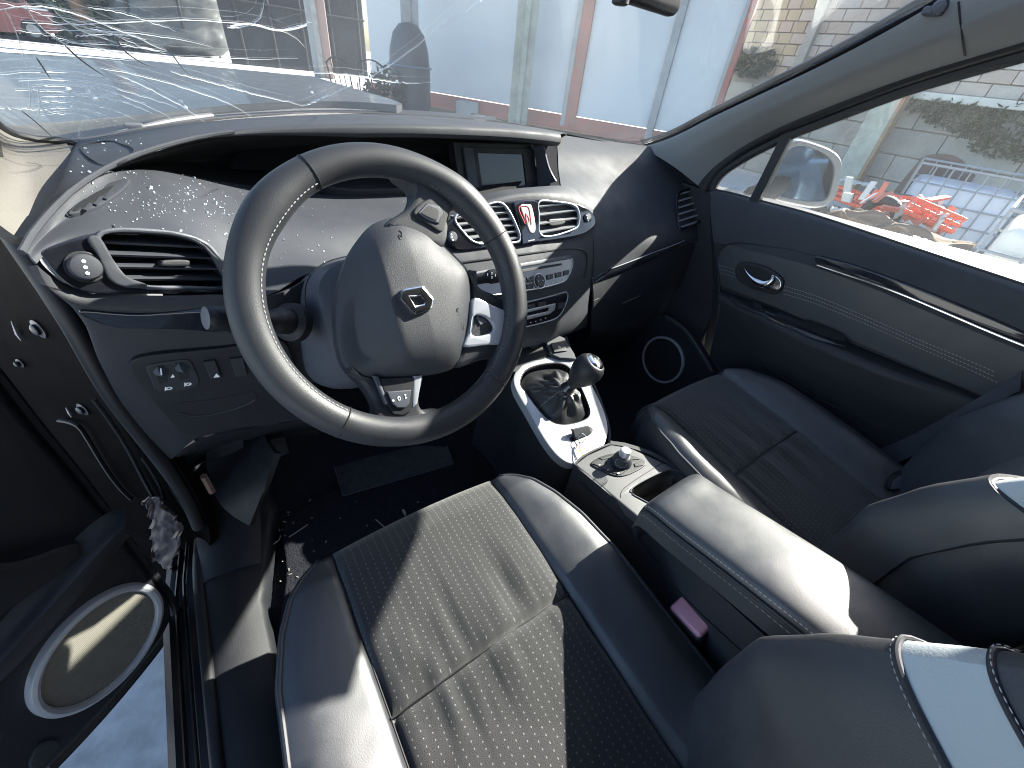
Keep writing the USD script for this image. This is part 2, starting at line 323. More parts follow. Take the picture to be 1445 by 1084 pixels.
# left pillar trim, seen end on
PL_IN = Y3((-60, 60, .28), (-20, 150, .32), (0, 178, .36), (20, 190, .39), (55, 198, .41), (92, 200, .43))
PL_MID = Y3((-90, 130, .20), (-40, 220, .22), (10, 262, .25), (45, 275, .26), (80, 268, .28), (104, 250, .31))
PL_OUT = Y3((-110, 200, .13), (-55, 275, .14), (0, 318, .15), (28, 335, .155), (48, 330, .165), (64, 310, .18))
part(car, 'a_pillar_trim', sheet([PL_IN, PL_MID, PL_OUT], 20, 30, .01), CREAM, label='pale sunlit foot of the windscreen pillar trim beside the driver')
MIR = np.array([-1, 1, 1.0])
WSB = Y3((-60, 190, .44), (30, 203, .44), (105, 202, .46), (185, 187, .56), (350, 165, .72), (520, 161, .79), (700, 173, .74), (830, 196, .60)) + [PR_UP[0]]
TOP = np.array([[-.64, -.22, 1.40], [-.3, -.30, 1.475], [0, -.32, 1.485], [.3, -.30, 1.475], [.545, -.20, 1.425]])
L_EDGE = [np.array(p) * MIR for p in spline(PR_UP, 8)]; R_EDGE = spline(PR_UP, 8)
base = spline(WSB, 40); base[:, 2] -= .004; top = spline(TOP, 40)
ws_rows = []
for k, s in enumerate(np.linspace(0, 1, 9)):
    row = base * (1 - s) + top * s
    e1 = spline(PR_UP, 60)[int(s * 50)]; row += np.linspace(0, 1, 40)[:, None] ** 4 * (e1 + [.004, .008, .004] - row[-1])
    bulge = np.sin(np.pi * s) * .035; x = np.linspace(-1, 1, 40); row[:, 1] += bulge * (1 - x ** 2); row[:, 2] += bulge * .6 * (1 - x ** 2)
    ws_rows.append(row)
wsG = grid(ws_rows, 20, 48)
WSM = gmesh(wsG)
part(car, 'windscreen_seal', tube(spline(np.vstack([np.array(PL_IN)[1:] + [0, -.004, .002], np.array(WSB)[2:]]), 80), .0045, 8), RUBBER)
ws_path = part(car, 'windscreen', sheet(None, G=wsG, t=.005), GLASS)
# roof, rails, rear body: closes the cabin
roofG = grid([np.array([[-.6, y + .1 * (y > -.4), z - .05], [-.42, y + .03 * (y > -.4), z], [0, y, z + .02], [.42, y + .03 * (y > -.4), z], [.56, y + .1 * (y > -.4), z - .05]]) + [0, 0, 0] for y, z in ((-.31, 1.475), (-.6, 1.53), (-1.2, 1.53), (-1.9, 1.47))], 14, 24)
rm = gmesh(roofG); part(car, 'headliner', [rm, trimesh.Trimesh(rm.vertices + [0, 0, .04], rm.faces[:, ::-1], process=False)], look('headliner_cloth', (.16, .155, .15), .9))
for sx in (1, -1):
    rail = np.array([[.62, -.05, 1.36], [.60, -.35, 1.44], [.585, -.8, 1.475], [.585, -1.4, 1.46], [.6, -1.9, 1.4]]) * [sx, 1, 1]
    if sx < 0: part(car, 'roof_rail', tube(spline(np.array([[-.78, .40, 1.08], [-.735, .2, 1.19], *(rail + [-.05, 0, 0])]), 40), .045, 10), BODY)
    else: part(car, 'roof_rail', tube(spline(rail[1:] + [0, 0, .02], 30), .045, 10), BODY)
    part(car, 'b_pillar', bar([.70 * sx, -.74, .35], [.60 * sx, -.82, 1.46], .05, .13, up=(1, 0, 0), r=.015), PLASTIC_BLACK)
    part(car, 'rear_side_panel', bar([.735 * sx, -1.38, .66], [.735 * sx, -1.381, .66], .06, 1.2, up=(0, 0, 1)) if 0 else rbox([.735 * sx, -1.4, .68], [.06, 1.3, .66], .02), BODY)
    part(car, 'rear_pillar', bar([.72 * sx, -1.95, 1.0], [.6 * sx, -1.85, 1.45], .08, .16, up=(1, 0, 0), r=.02), BODY)
part(car, 'tailgate', rbox([0, -2.03, .7], [1.5, .06, .7], .02), BODY)
PRIV = usdkit.material(stage, '/World/Looks/privacy_glass', {'t': ('transparent_bsdf', {'color': (.22, .23, .23)}), 'g': ('glossy_bsdf', {'roughness': .03}), 'm': ('mix_closure', {'fac': .06})}, [('t.BSDF', 'm.closure1'), ('g.BSDF', 'm.closure2')], surface='m.closure')
for sx in (1, -1): part(car, 'rear_side_window', gmesh(np.array([[[.72 * sx, y, 1.0], [.60 * sx, y, 1.46]] for y in np.linspace(-.86, -1.95, 6)])), PRIV)
part(car, 'rear_window', gmesh(np.array([[[x, -2.0, 1.02], [x * .9, -1.88, 1.46]] for x in np.linspace(-.72, .72, 6)])), PRIV)
fl = grid([np.array([[-.68, y, z], [-.4, y, z - .01], [0, y, z + .02], [.4, y, z - .01], [.68, y, z]]) for y, z in ((-2.0, .40), (-.9, .37), (-.1, .36), (.22, .36), (.42, .44), (.62, .66), (.70, .95))], 30, 24)
FLOOR = gmesh(fl)
part(car, 'floor_carpet', [FLOOR, trimesh.Trimesh(FLOOR.vertices - [0, -.004, .03], FLOOR.faces[:, ::-1], process=False)], CARPET)
# sill on the driver's side, swept along the car; the open door leaves it bare
def sweep_y(prof, ys, dx=None):
    pr = np.asarray(prof, float); G = np.array([np.stack([pr[:, 0] + (dx(y) if dx else 0), np.full(len(pr), y), pr[:, 1]], 1) for y in ys]); return G
SX = lambda y: max(0, y - .16) * .12
ys = np.linspace(-.75, .36, 34)
part(car, 'sill', sheet(None, G=sweep_y([(-.835, .18), (-.838, .30), (-.832, .352), (-.818, .366), (-.80, .368), (-.792, .366), (-.789, .388), (-.779, .398), (-.765, .398), (-.758, .408)], ys, SX), t=.01), BODY)
part(car, 'sill_flange_seal', tube(spline([[-.756 + SX(y), y, .414] for y in np.linspace(-.75, .36, 20)], 40), .0095, 10), RUBBER)
for a in (-.805, -.783): part(car, 'sill_ridge', tube([[a + SX(y), y, .369 if a < -.79 else .399] for y in np.linspace(-.75, .34, 20)], .0028, 6), BODY)
part(car, 'sill_trim', sheet(None, G=np.array([[[-.748 + SX(y), y, .415], [-.738 + SX(y), y, .420], [-.715 + .02 * w, y, .418], [-.672 + .05 * w, y, .405 - .01 * w], [-.664 + .06 * w, y, .385], [-.662 + .06 * w, y, .35]] for y in ys for w in [np.clip((y - .06) / .2, 0, 1)]]), t=.004), PLASTIC_BLACK, label='dark plastic sill cover beside the driver seat')
kick = sheet([Y3((352, 742, .13), (372, 690, .15), (388, 640, .17)), Y3((300, 690, .23), (335, 650, .25), (372, 610, .27)), Y3((285, 620, .30), (330, 600, .32), (365, 580, .34))], 12, 12, .01)
part(car, 'kick_panel', kick, PLASTIC_BLACK)
part(car, 'sill_cover_flare', sheet([[(-.752, .13, .418), (-.71, .13, .424), (-.655, .13, .405)], [(-.75, .22, .425), (-.70, .235, .45), (-.63, .24, .44)], [(-.745, .32, .47), (-.69, .34, .53), (-.61, .35, .53)]], 12, 12, .006), PLASTIC_BLACK)
# hinge pillar between the open door and the end of the dashboard
HP_IN = Y3((18, 320, .20), (55, 352, .17), (100, 425, .155), (150, 520, .15), (195, 590, .165), (250, 655, .19), (292, 735, .2), (290, 800, .19))
HP_MID = Y3((0, 335, .29), (25, 400, .27), (70, 480, .26), (120, 560, .26), (170, 640, .26), (225, 715, .265), (262, 770, .26), (272, 815, .24))
HP_OUT = Y3((-70, 350, .42), (-45, 440, .41), (-12, 530, .40), (38, 618, .39), (92, 700, .38), (155, 778, .36), (212, 842, .33), (238, 880, .29))
hinge = sheet([HP_IN, HP_MID, HP_OUT], 24, 40, .015)
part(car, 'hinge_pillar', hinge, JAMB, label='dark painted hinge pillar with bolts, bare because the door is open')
for q, r in (((56, 464), .011), ((118, 577), .009), ((30, 512), .006)):
    c = cast([q], hinge, .0)[0]; n = cast_plane([(q[0] - 6, q[1]), (q[0] + 6, q[1]), (q[0], q[1] + 6), (q[0], q[1] - 6)], hinge).n
    part(car, 'bolt', lathe([(r * 1.2, 0), (r * 1.2, .002), (r * .7, .003), (r * .7, .006), (r * .5, .0075), (0, .008)], c, n, 16), look(f'bolt_steel_{q[0]}', (.06, .06, .06), .35, .7))
hp2 = cast([(150, 330 + 300), (165, 660), (190, 700), (215, 740)], hinge, .012)
part(car, 'door_seal', tube(spline(cast([(30, 330), (62, 378), (108, 450), (160, 545), (205, 610), (255, 680), (285, 740)], hinge, .006), 40), .011, 10), RUBBER)
tA = grid([cast([(218, 688), (228, 684), (240, 682), (250, 690)], hinge, .03), cast([(222, 716), (236, 712), (250, 714), (264, 722)], hinge, .02), cast([(228, 742), (242, 748), (256, 752), (270, 748)], hinge, .03), cast([(236, 768), (246, 776), (256, 780), (262, 776)], hinge, .04)], 22, 22)
tA += normals(tA) * ((meshkit.fbm(tA * 60, 4, 3) - .5) * .03)[..., None]
part(car, 'torn_trim', sheet(None, G=tA, t=.002), look('torn_plastic', (.075, .055, .055), .35, spots=(60, (.02, .016, .016), .8)), label='crumpled torn trim hanging at the foot of the hinge pillar')
for q in ([(140, 560), (175, 610), (205, 668), (222, 700)], [(90, 590), (120, 600), (150, 650), (190, 700)], [(205, 640), (225, 672), (236, 700)]):
    part(car, 'loose_wire', tube(spline(cast(q, hinge, .007), 24), .0032, 6), RUBBER)
part(car, 'paint_chip', [tube(cast(q, hinge, .003), [.0006, .0022, .0006], 5) for q in ([(96, 574), (101, 581), (104, 588)], [(20, 452), (28, 470), (34, 480)], [(236, 752), (243, 768), (246, 780)])], look('chip_pale', (.5, .48, .47), .4), kind='stuff')
part(car, 'footwell_side', sheet([[(-.735, .23, .38), (-.71, .38, .38), (-.68, .62, .40)], [(-.735, .23, .62), (-.72, .36, .66), (-.70, .62, .70)], [(-.73, .22, .84), (-.72, .38, .9), (-.70, .62, .95)]], 10, 12, .006), PLASTIC_BLACK)
part(car, 'torn_trim', tube(spline(cast([(262, 640), (272, 668), (285, 690), (296, 708)], hinge, .02), 14), .006, 6), look('torn_edge', (.14, .09, .07), .6), label='rusty torn strip along the footwell edge')

# bonnet, cowl, wiper
BONNET_ROWS = [Y3((-120, 200, .62), (30, 196, .66), (200, 178, .82), (350, 160, .93), (480, 155, .98), (560, 160, .90)),
               Y3((-160, 130, 1.15), (0, 128, 1.2), (200, 125, 1.3), (350, 128, 1.33), (470, 137, 1.3), (552, 150, 1.15)),
               Y3((-200, 76, 1.6), (0, 85, 1.7), (130, 92, 1.78), (250, 100, 1.8), (370, 110, 1.75), (452, 119, 1.62)),
               Y3((-200, 76, 1.66), (0, 85, 1.76), (130, 92, 1.84), (250, 100, 1.86), (370, 110, 1.81), (452, 119, 1.68))]
BONNET_ROWS[3] = [p - np.array([0, 0, .25]) + np.array([0, .08, 0]) for p in BONNET_ROWS[3]]
bon = sheet(BONNET_ROWS[:3] + [BONNET_ROWS[3]], 30, 40, .02)
part(car, 'bonnet', bon, BONNET, label='scratched grey bonnet seen through the windscreen')
part(car, 'wiper', [tube(spline([p + np.array([0, .02, -.004]) for p in Y3((118, 196, .56), (150, 191, .62), (185, 183, .68), (230, 172, .74), (300, 163, .82))], 24), np.linspace(.003, .007, 24), 8), rbox(at(190, 180, y=.7), [.03, .02, .014], .004)], look('wiper_grey', (.13, .13, .13), .5))
part(car, 'scuttle', sheet([Y3((60, 201, .52), (190, 183, .68), (350, 163, .82), (520, 160, .88), (700, 170, .82)), Y3((60, 196, .60), (190, 174, .78), (350, 156, .93), (520, 153, .98), (700, 165, .92))], 6, 30, .01), PLASTIC_BLACK)
wing = sheet([Y3((560, 163, .95), (640, 172, .85), (760, 190, .78)), Y3((548, 152, 1.2), (600, 165, 1.2), (700, 185, 1.2))], 6, 12, .01)

# cracks in the windscreen
def crack(pts, r, n=26, jit=.0):
    q = spline(np.asarray(pts, float), n); q[1:-1] += rng.normal(0, jit, (n - 2, 2)); P = cast(q, WSM, .001)
    return tube(P, r * np.interp(np.linspace(0, 1, len(P)), [0, .1, .7, 1], [.5, 1, .9, .25]), 5) if len(P) > 3 else None
CR_L = [[(-5, 12), (60, 8), (120, 24), (190, 52), (240, 74)], [(75, 12), (110, 40), (175, 62), (236, 72)], [(30, 30), (140, 32), (260, 27), (345, 33), (395, 42), (430, 66)], [(60, 41), (200, 47), (300, 66)], [(105, 50), (170, 48), (205, 55)], [(100, 60), (190, 66), (240, 76)], [(100, 73), (180, 75), (265, 80), (420, 82)],
        [(0, 104), (90, 101), (160, 112), (240, 140)], [(25, 113), (100, 113), (190, 132), (250, 152)], [(45, 121), (120, 122), (180, 138), (240, 166)], [(52, 128), (130, 132), (205, 145)], [(55, 136), (140, 137), (215, 160)], [(50, 143), (120, 146), (190, 168)], [(52, 154), (110, 153), (165, 172)], [(55, 163), (100, 160), (145, 174)],
        [(140, 95), (230, 115), (330, 150), (370, 178)], [(240, 100), (330, 125), (430, 149)], [(150, 100), (220, 130), (290, 172)], [(430, 149), (455, 138), (470, 126)],
        [(425, 150), (480, 128), (545, 95), (590, 62), (640, 22)], [(440, 104), (500, 106), (560, 116), (610, 116)], [(655, 20), (690, -10)],
        [(320, 38), (360, 30), (372, 0)], [(395, 42), (440, 30)], [(5, 10), (20, 40), (30, 70), (38, 95)], [(40, 115), (42, 140), (38, 165)], [(52, 118), (55, 150), (50, 172)], [(35, 0), (60, 40), (100, 70), (105, 92)], [(110, 194), (120, 170), (128, 170)]]
for k in range(3):
    x0, y0 = rng.uniform(-10, 110), rng.uniform(95, 165); CR_L.append([(x0, y0), (x0 + rng.uniform(20, 60), y0 + rng.uniform(-4, 6)), (x0 + rng.uniform(70, 160), y0 + rng.uniform(4, 22))])
for k in range(8):
    x0, y0 = rng.uniform(-10, 150), rng.uniform(0, 60); CR_L.append([(x0, y0), (x0 + 50, y0 + rng.uniform(5, 20)), (x0 + rng.uniform(80, 130), y0 + rng.uniform(22, 45))])
cm = [crack(c, r, jit=.5) for c, r in zip(CR_L, [.0006, .0005, .0004, .0003, .0005, .0004, .0003] + [.0004] * 10 + [.0005] * 6 + [.0003] * 60)]
part(ws_path, 'crack', [m for m in cm if m is not None], CRACK, label='white cracks spreading over the driver side of the windscreen', kind='stuff')
dk = [crack(c, .0009) for c in ([(90, 62), (115, 85), (150, 108)], [(160, 48), (180, 75), (220, 95)], [(238, 68), (262, 100), (275, 108)], [(50, 80), (60, 95), (70, 110)], [(30, 155), (60, 180), (75, 195)])]
part(ws_path, 'dark_crack', [m for m in dk if m is not None], CRACK_DARK, kind='stuff')
star = [lathe([(0, .0008), (.0022, .0006), (.003, 0)], cast([q], WSM, .0)[0], CC - cast([q], WSM)[0], 10) for q in ((560, 115), (135, 140), (97, 127), (262, 152), (440, 131))]
part(ws_path, 'chip', star, CRACK, label='white stone chips in the glass', kind='stuff')

# ================================================================== dashboard
dash = thing('dashboard', 'charcoal grey dashboard sprinkled with broken glass, with air vents, radio and screen', 'dashboard', (0, .3, .9))
BROW = Y3((30, 356, .105), (45, 330, .13), (68, 302, .165), (100, 270, .20), (145, 240, .24), (190, 219, .27), (300, 190, .325), (400, 180, .345), (500, 176.5, .35), (600, 177, .355), (700, 181, .37), (760, 186, .385), (790, 190, .40))
BASE = Y3((100, 260, .32), (104, 240, .36), (100, 215, .42), (106, 201, .45), (130, 196, .5), (190, 186, .56), (300, 171, .67), (400, 164, .74), (520, 161, .78), (600, 164, .78), (700, 173, .73), (760, 182, .68), (800, 190, .62))
BASE = spline(BASE, 40); BR = spline(BROW, 40); MIDR = (BASE + BR) / 2 + [0, 0, .004]
top_pad = sheet([BASE, MIDR, BR], 16, 60, .0012)
part(dash, 'top_pad', top_pad, PLASTIC, label='dusty upper pad under the windscreen')
sp_q = spline(cast([(116, 214), (125, 204), (150, 200), (172, 204), (188, 218), (180, 228), (160, 234), (135, 229)], top_pad, .0004), 50, True)
part(dash, 'speaker_cover', tube(np.vstack([sp_q, sp_q[:1]]), .0011, 5), DEEP)
lip = BR + np.array([0, -.004, -.006]); und = BR + np.array([0, .012, -.022]); und2 = BR + np.array([0, .10, -.028])
w = np.interp(np.arange(40), [0, 10, 20, 39], [.0, .02, .85, 1.15])[:, None]
part(dash, 'pad_edge', tube(BR[:14], .0032, 8), PLASTIC)
part(dash, 'hood_lip', sheet([q[11:] for q in (BR + [0, .006, .0015], BR + np.array([0, -.006, -.004]) * w, BR + np.array([0, -.007, -.012]) * w, BR + np.array([0, .004, -.022]) * w, BR + np.array([0, .12, -.03]) * w)], 20, 80, .003), PLASTIC)
# lower left pad, sprinkled with glass
padB_rows = [Y3((30, 356, .106), (45, 330, .131), (68, 302, .166), (100, 271, .201), (138, 248, .24), (166, 241, .275), (210, 240, .31), (260, 247, .35), (330, 259, .38), (420, 268, .40), (500, 272, .40), (600, 276, .38), (660, 282, .36)),
             Y3((40, 358, .112), (75, 322, .16), (120, 297, .19), (160, 285, .21), (200, 280, .225), (250, 283, .235), (300, 295, .24), (360, 310, .245), (440, 318, .25), (520, 315, .26), (600, 305, .28), (655, 300, .29)),
             Y3((46, 366, .106), (90, 334, .142), (140, 322, .155), (190, 318, .165), (240, 320, .17), (285, 336, .17), (320, 366, .16), (360, 378, .165), (430, 368, .18), (500, 362, .20), (580, 352, .23), (645, 345, .255)),
             Y3((52, 372, .104), (95, 342, .137), (145, 331, .147), (195, 326, .152), (245, 330, .155), (292, 350, .152), (322, 400, .13), (366, 420, .118), (430, 388, .15), (500, 378, .175), (580, 372, .205), (640, 368, .235))]
padB = sheet(padB_rows, 28, 70, .002)
part(dash, 'lower_pad', padB, PLASTIC, label='curved pad below the instrument hood, covered in glass crumbs')
# instrument recess
part(dash, 'instrument_recess', sheet([spline(np.vstack([[BROW[4] + [0, .012, -.004]], np.array(BROW[5:]) + [0, .03, -.012]]), 30), Y3((164, 242, .29), (230, 228, .40), (320, 222, .46), (420, 218, .50), (520, 214, .52), (600, 214, .53), (680, 214, .53), (770, 215, .53)), Y3((150, 247, .262), (215, 241, .32), (265, 248, .36), (335, 260, .39), (420, 269, .41), (500, 273, .41), (600, 277, .39), (720, 272, .36))], 16, 50, .004), DEEP)
part(dash, 'instrument_bezel', plate(Plane.of(*Y3((450, 255, .40), (600, 262, .40), (520, 235, .45))), Plane.of(*Y3((450, 255, .40), (600, 262, .40), (520, 235, .45))).uv([(452, 262), (480, 252), (540, 248), (592, 256), (600, 266), (540, 272), (470, 270)]), -.01, .008, .003, sm=40), PLASTIC_BLACK)
part(dash, 'instrument_glass', sheet([Y3((335, 215, .44), (400, 208, .47), (500, 204, .5)), Y3((325, 236, .41), (400, 240, .44), (500, 240, .46))], 8, 12, .003), SCREEN)
# screen
SP = Plane.of(*Y3((662, 205, .435), (770, 208, .435), (665, 270, .415)))
scr = part(dash, 'screen_housing', plate(SP, SP.uv([(640, 200), (770, 203), (778, 268), (650, 275)]), -.03, -.001, .003), PLASTIC_BLACK)
part(scr, 'screen_frame', plate(SP, SP.uv([(664, 208), (752, 210), (758, 268), (672, 271)]), -.005, .004, .0015, holes=[SP.uv([(673, 216), (737, 218), (742, 262), (680, 265)])]), PLASTIC_BLACK)
part(scr, 'display', plate(SP, SP.uv([(673, 216), (737, 218), (742, 262), (680, 265)]), -.004, .0005, .0003), SCREEN)
part(scr, 'frame_post', plate(SP, SP.uv([(653, 208), (666, 209), (675, 270), (661, 270)]), -.003, .006, .002), GREY_PL)
part(scr, 'display_edge', plate(SP, SP.uv([(688, 264.5), (721, 263.5), (722, 267.5), (687, 269)]), -.003, .006, .001), GREY_PL)
part(dash, 'screen_cheek', sheet([Y3((752, 208, .43), (768, 205, .40)), Y3((757, 240, .425), (774, 235, .385)), Y3((758, 266, .415), (785, 256, .37))], 10, 8, .004), GREY_PL, label='sunlit grey cheek at the right end of the screen recess')
# right side of the dashboard
RP = sheet([Y3((785, 189, .61), (830, 196, .60), (880, 202, .55), (925, 208, .485), (972, 228, .40), (1003, 262, .292)),
            Y3((787, 212, .50), (850, 215, .50), (905, 226, .455), (945, 243, .41), (978, 258, .36), (1003, 278, .28)),
            Y3((789, 245, .41), (850, 248, .42), (900, 258, .40), (942, 270, .365), (975, 284, .325), (1003, 297, .27)),
            Y3((800, 280, .29), (850, 285, .315), (900, 294, .325), (945, 306, .305), (978, 313, .285), (1003, 320, .262)),
            Y3((822, 318, .247), (860, 322, .262), (905, 326, .272), (945, 329, .27), (978, 330, .262), (1003, 333, .255)),
            Y3((834, 352, .228), (866, 356, .24), (905, 350, .252), (945, 342, .255), (978, 337, .255), (1003, 338, .252)),
            Y3((836, 392, .215), (868, 378, .231), (905, 364, .247), (945, 350, .252), (978, 342, .254), (1003, 341, .251))], 40, 44, .006)
part(dash, 'passenger_pad', RP, PLASTIC, label='broad sloping pad in front of the passenger')
GB = sheet([Y3((836, 394, .217), (868, 380, .233), (905, 366, .249), (945, 352, .254), (978, 344, .256), (1003, 343, .253)),
            Y3((838, 425, .208), (870, 415, .226), (905, 402, .242), (945, 390, .247), (978, 380, .252), (1004, 376, .254)),
            Y3((836, 455, .215), (870, 450, .238), (905, 442, .258), (945, 430, .265), (978, 420, .27), (1006, 414, .27)),
            Y3((832, 480, .28), (868, 480, .30), (905, 474, .31), (945, 462, .32), (980, 452, .32), (1008, 445, .32)),
            Y3((830, 495, .36), (866, 500, .38), (905, 498, .40), (945, 490, .41), (980, 480, .41), (1010, 470, .41))], 26, 36, .006)
part(dash, 'glovebox', GB, PLASTIC_LOW, label='dark glovebox under the passenger side')
q = [(836, 396), (850, 384), (880, 371), (915, 357), (950, 343), (962, 339), (963, 346), (950, 353), (915, 370), (880, 385), (850, 397)]
a, b = spline(cast([(837, 392), (860, 379), (890, 368), (920, 356), (948, 346), (963, 339.5)], RP, .005), 30), spline([p + np.array([0, .004, -.001]) for p in cast([(840, 399), (862, 391), (892, 379), (922, 366), (950, 352), (964, 346)], GB, .006)], 30)
part(dash, 'trim_strip', sheet([a, (a + b) / 2 + [0, -.004, 0], b], 6, 30, .006), GLOSS, label='gloss black trim strip in front of the passenger')
part(dash, 'trim_edge', tube(a + [0, -.001, .001], .0012, 6), SILVER_SOFT)
part(dash, 'seam', tube(spline(cast([(832, 300), (836, 330), (838, 360), (836, 390)], cat([RP, GB]), .0002), 20), .0012, 5), DEEP)
part(dash, 'seam', tube(spline(cast([(836, 400), (837, 425), (834, 452)], GB, .0), 20), .0014, 5), DEEP)
part(dash, 'scratch', [tube(cast([(828, 427), (832, 430), (835, 424)], GB, .001), .0009, 5), tube(cast([(838, 424), (845, 421)], GB, .001), .0005, 4), tube(cast([(878, 428), (890, 423), (903, 417)], GB, .001), .0006, 4)], DEBRIS)
# centre stack
CS = sheet([Y3((560, 300, .33), (620, 292, .315), (690, 272, .30), (740, 265, .30), (790, 262, .31), (812, 268, .31)),
            Y3((580, 318, .275), (632, 302, .268), (690, 282, .263), (740, 273, .265), (795, 276, .272), (834, 292, .27)),
            Y3((590, 342, .24), (640, 330, .24), (690, 322, .24), (745, 318, .243), (795, 313, .25), (840, 312, .252)),
            Y3((600, 368, .205), (640, 362, .206), (690, 358, .206), (745, 352, .21), (795, 342, .222), (838, 332, .24)),
            Y3((610, 395, .185), (650, 388, .186), (695, 382, .187), (745, 374, .19), (795, 362, .203), (836, 352, .228)),
            Y3((630, 430, .155), (665, 425, .156), (705, 420, .157), (750, 414, .161), (795, 404, .178), (834, 394, .215)),
            Y3((650, 470, .135), (680, 470, .136), (715, 470, .137), (752, 466, .142), (793, 452, .165), (830, 436, .21)),
            Y3((660, 498, .16), (690, 496, .16), (720, 494, .16), (754, 488, .165), (790, 476, .19), (828, 462, .24))], 44, 40, .006)
part(dash, 'centre_stack', CS, PLASTIC)

def slats(pl, opening, n, depth=.018, back=.03, th=.0022, tilt=.35, m=PLASTIC_BLACK, parent=None, sill=SILVER_SOFT, ang=0, h0=-.004):
    pg = Polygon(opening).buffer(.003); lo, hi = pg.bounds[1], pg.bounds[3]; out = []
    for k in range(n):
        v = lo + (hi - lo) * (k + .75) / (n + .4)
        cx = (pg.bounds[0] + pg.bounds[2]) / 2; L = LineString([(cx - 1, v - math.tan(ang)), (cx + 1, v + math.tan(ang))]).intersection(pg)
        if L.is_empty: continue
        (u0, v0), (u1, v1) = L.coords[0], L.coords[-1]
        pts = np.array([[u0, v0], [(u0 + u1) / 2, (v0 + v1) / 2], [u1, v1]])
        prof = [(0, h0), (th, h0 - .002), (th + depth * tilt, h0 - depth), (depth * tilt - th, h0 - depth), (-th, h0 - .002)]
        G = np.array([[pl.p([[u, vv + dv]], h)[0] for dv, h in prof] for u, vv in pts])
        out.append(gmesh(G, wrap=True))
    back_m = plate(pl, opening, -back - .002, -back, .0005)
    side = gmesh(np.stack([pl.p(opening, .0), pl.p(opening, -back)]), wrap=True)
    if parent: part(parent, 'vent_recess', [back_m, side], DEEP)
    for o in out: part(parent, 'slat', o, m)
def ang_of(pl, a, b): d = np.diff(pl.uv([a, b]), axis=0)[0]; return math.atan2(d[1], d[0])
# left vent pod
VP = Plane.of(*Y3((62, 362, .118), (200, 412, .122), (240, 328, .158)))
pod = [(56, 360), (75, 346), (110, 334), (150, 327), (200, 323), (245, 327), (285, 340), (310, 362), (324, 392), (322, 414), (300, 416), (250, 415), (180, 415), (125, 413), (95, 402), (72, 384)]
op = VP.uv([(142, 335), (200, 329), (250, 334), (285, 346), (304, 366), (317, 392), (316, 402), (260, 403), (200, 401), (175, 388), (155, 362)])
op = spline(op, 60, True)
vent = part(dash, 'air_vent', plate(VP, VP.uv(pod), -.012, .004, .003, holes=[op], sm=80), GLOSS, label='gloss black pod with the driver side air vent')
part(vent, 'vent_ring', plate(VP, ring_offset(op if Polygon(op).exterior.is_ccw else op[::-1], -.005), -.006, .0065, .002, holes=[op]), GREY_PL)
part(vent, 'vent_arm', plate(VP, VP.uv([(122, 336), (133, 333), (143, 341), (158, 368), (180, 392), (205, 402), (200, 406), (165, 402), (146, 385), (135, 360)]), -.004, .009, .002, sm=50), PLASTIC)
slats(VP, op, 6, parent=vent, m=PLASTIC, ang=ang_of(VP, (160, 371), (305, 374)))
part(vent, 'vent_tab', plate(VP, VP.uv([(226, 369), (232, 367), (262, 367), (267, 370), (266, 375), (260, 376), (231, 376), (226, 374)]), -.02, .004, .002, sm=24), PLASTIC_BLACK)
kb = part(vent, 'knob', lathe([(.0132, -.004), (.0132, .006), (.0116, .009), (.0075, .0102), (0, .0102)], VP.hit(119, 377, .004), VP.n, 36), PLASTIC)
part(vent, 'knob_ring', plate(VP, ell(VP.uv([(119, 377)])[0], .0158, .0158), .002, .006, .0008, holes=[ell(VP.uv([(119, 377)])[0], .0128, .0128)[::-1]]), PLASTIC_BLACK)
part(kb, 'dot', [lathe([(0, .0006), (.0014, .0005), (.0018, 0)], VP.hit(a, b, .0142), VP.n, 12) for a, b in ((118, 369), (120.5, 377.5), (123.5, 386))], WHITE_PRINT)
# defrost slot on the lower pad
DP = cast_plane([(110, 302), (140, 285), (175, 262), (150, 290)], padB)
dv = part(dash, 'side_defroster', plate(DP, DP.uv([(98, 306), (108, 292), (130, 275), (160, 260), (183, 256), (178, 268), (155, 286), (128, 299)]), -.004, .004, .002, sm=50), PLASTIC)
part(dv, 'slot', plate(DP, DP.uv([(106, 303), (120, 288), (145, 273), (162, 267), (160, 272), (140, 287), (118, 300)]), .001, .0048, .0004, sm=40), DEEP)
for a, b in (((120, 297), (128, 288)), ((134, 289), (144, 278)), ((148, 281), (158, 271))): part(dv, 'slot_rib', bar(DP.hit(*a, .005), DP.hit(*b, .005), .003, .002, up=DP.n), PLASTIC)
# band, trim strip and lower panel on the left
lw = sheet([Y3((52, 374, .104), (90, 402, .112), (130, 414, .115), (200, 417, .114), (260, 417, .114), (322, 416, .114), (366, 420, .116), (430, 396, .14)),
            Y3((66, 402, .098), (100, 425, .104), (140, 433, .106), (200, 436, .106), (260, 437, .106), (325, 438, .106), (370, 440, .11), (430, 430, .13)),
            Y3((100, 432, .115), (118, 440, .115), (150, 446, .115), (200, 450, .115), (260, 452, .115), (328, 455, .115), (372, 458, .115), (430, 455, .13)),
            Y3((118, 455, .125), (130, 468, .122), (160, 478, .122), (210, 482, .122), (270, 478, .122), (332, 480, .122), (376, 485, .125), (435, 490, .14)),
            Y3((140, 510, .135), (155, 520, .13), (180, 525, .13), (220, 522, .13), (280, 515, .13), (340, 512, .13), (382, 515, .135), (440, 525, .15)),
            Y3((180, 580, .155), (195, 582, .15), (215, 580, .145), (250, 575, .142), (300, 568, .142), (350, 562, .145), (395, 560, .15), (445, 560, .17)),
            Y3((240, 648, .19), (250, 642, .18), (262, 630, .17), (285, 615, .165), (325, 605, .165), (365, 600, .17), (405, 595, .18), (450, 590, .2))], 44, 50, .006)
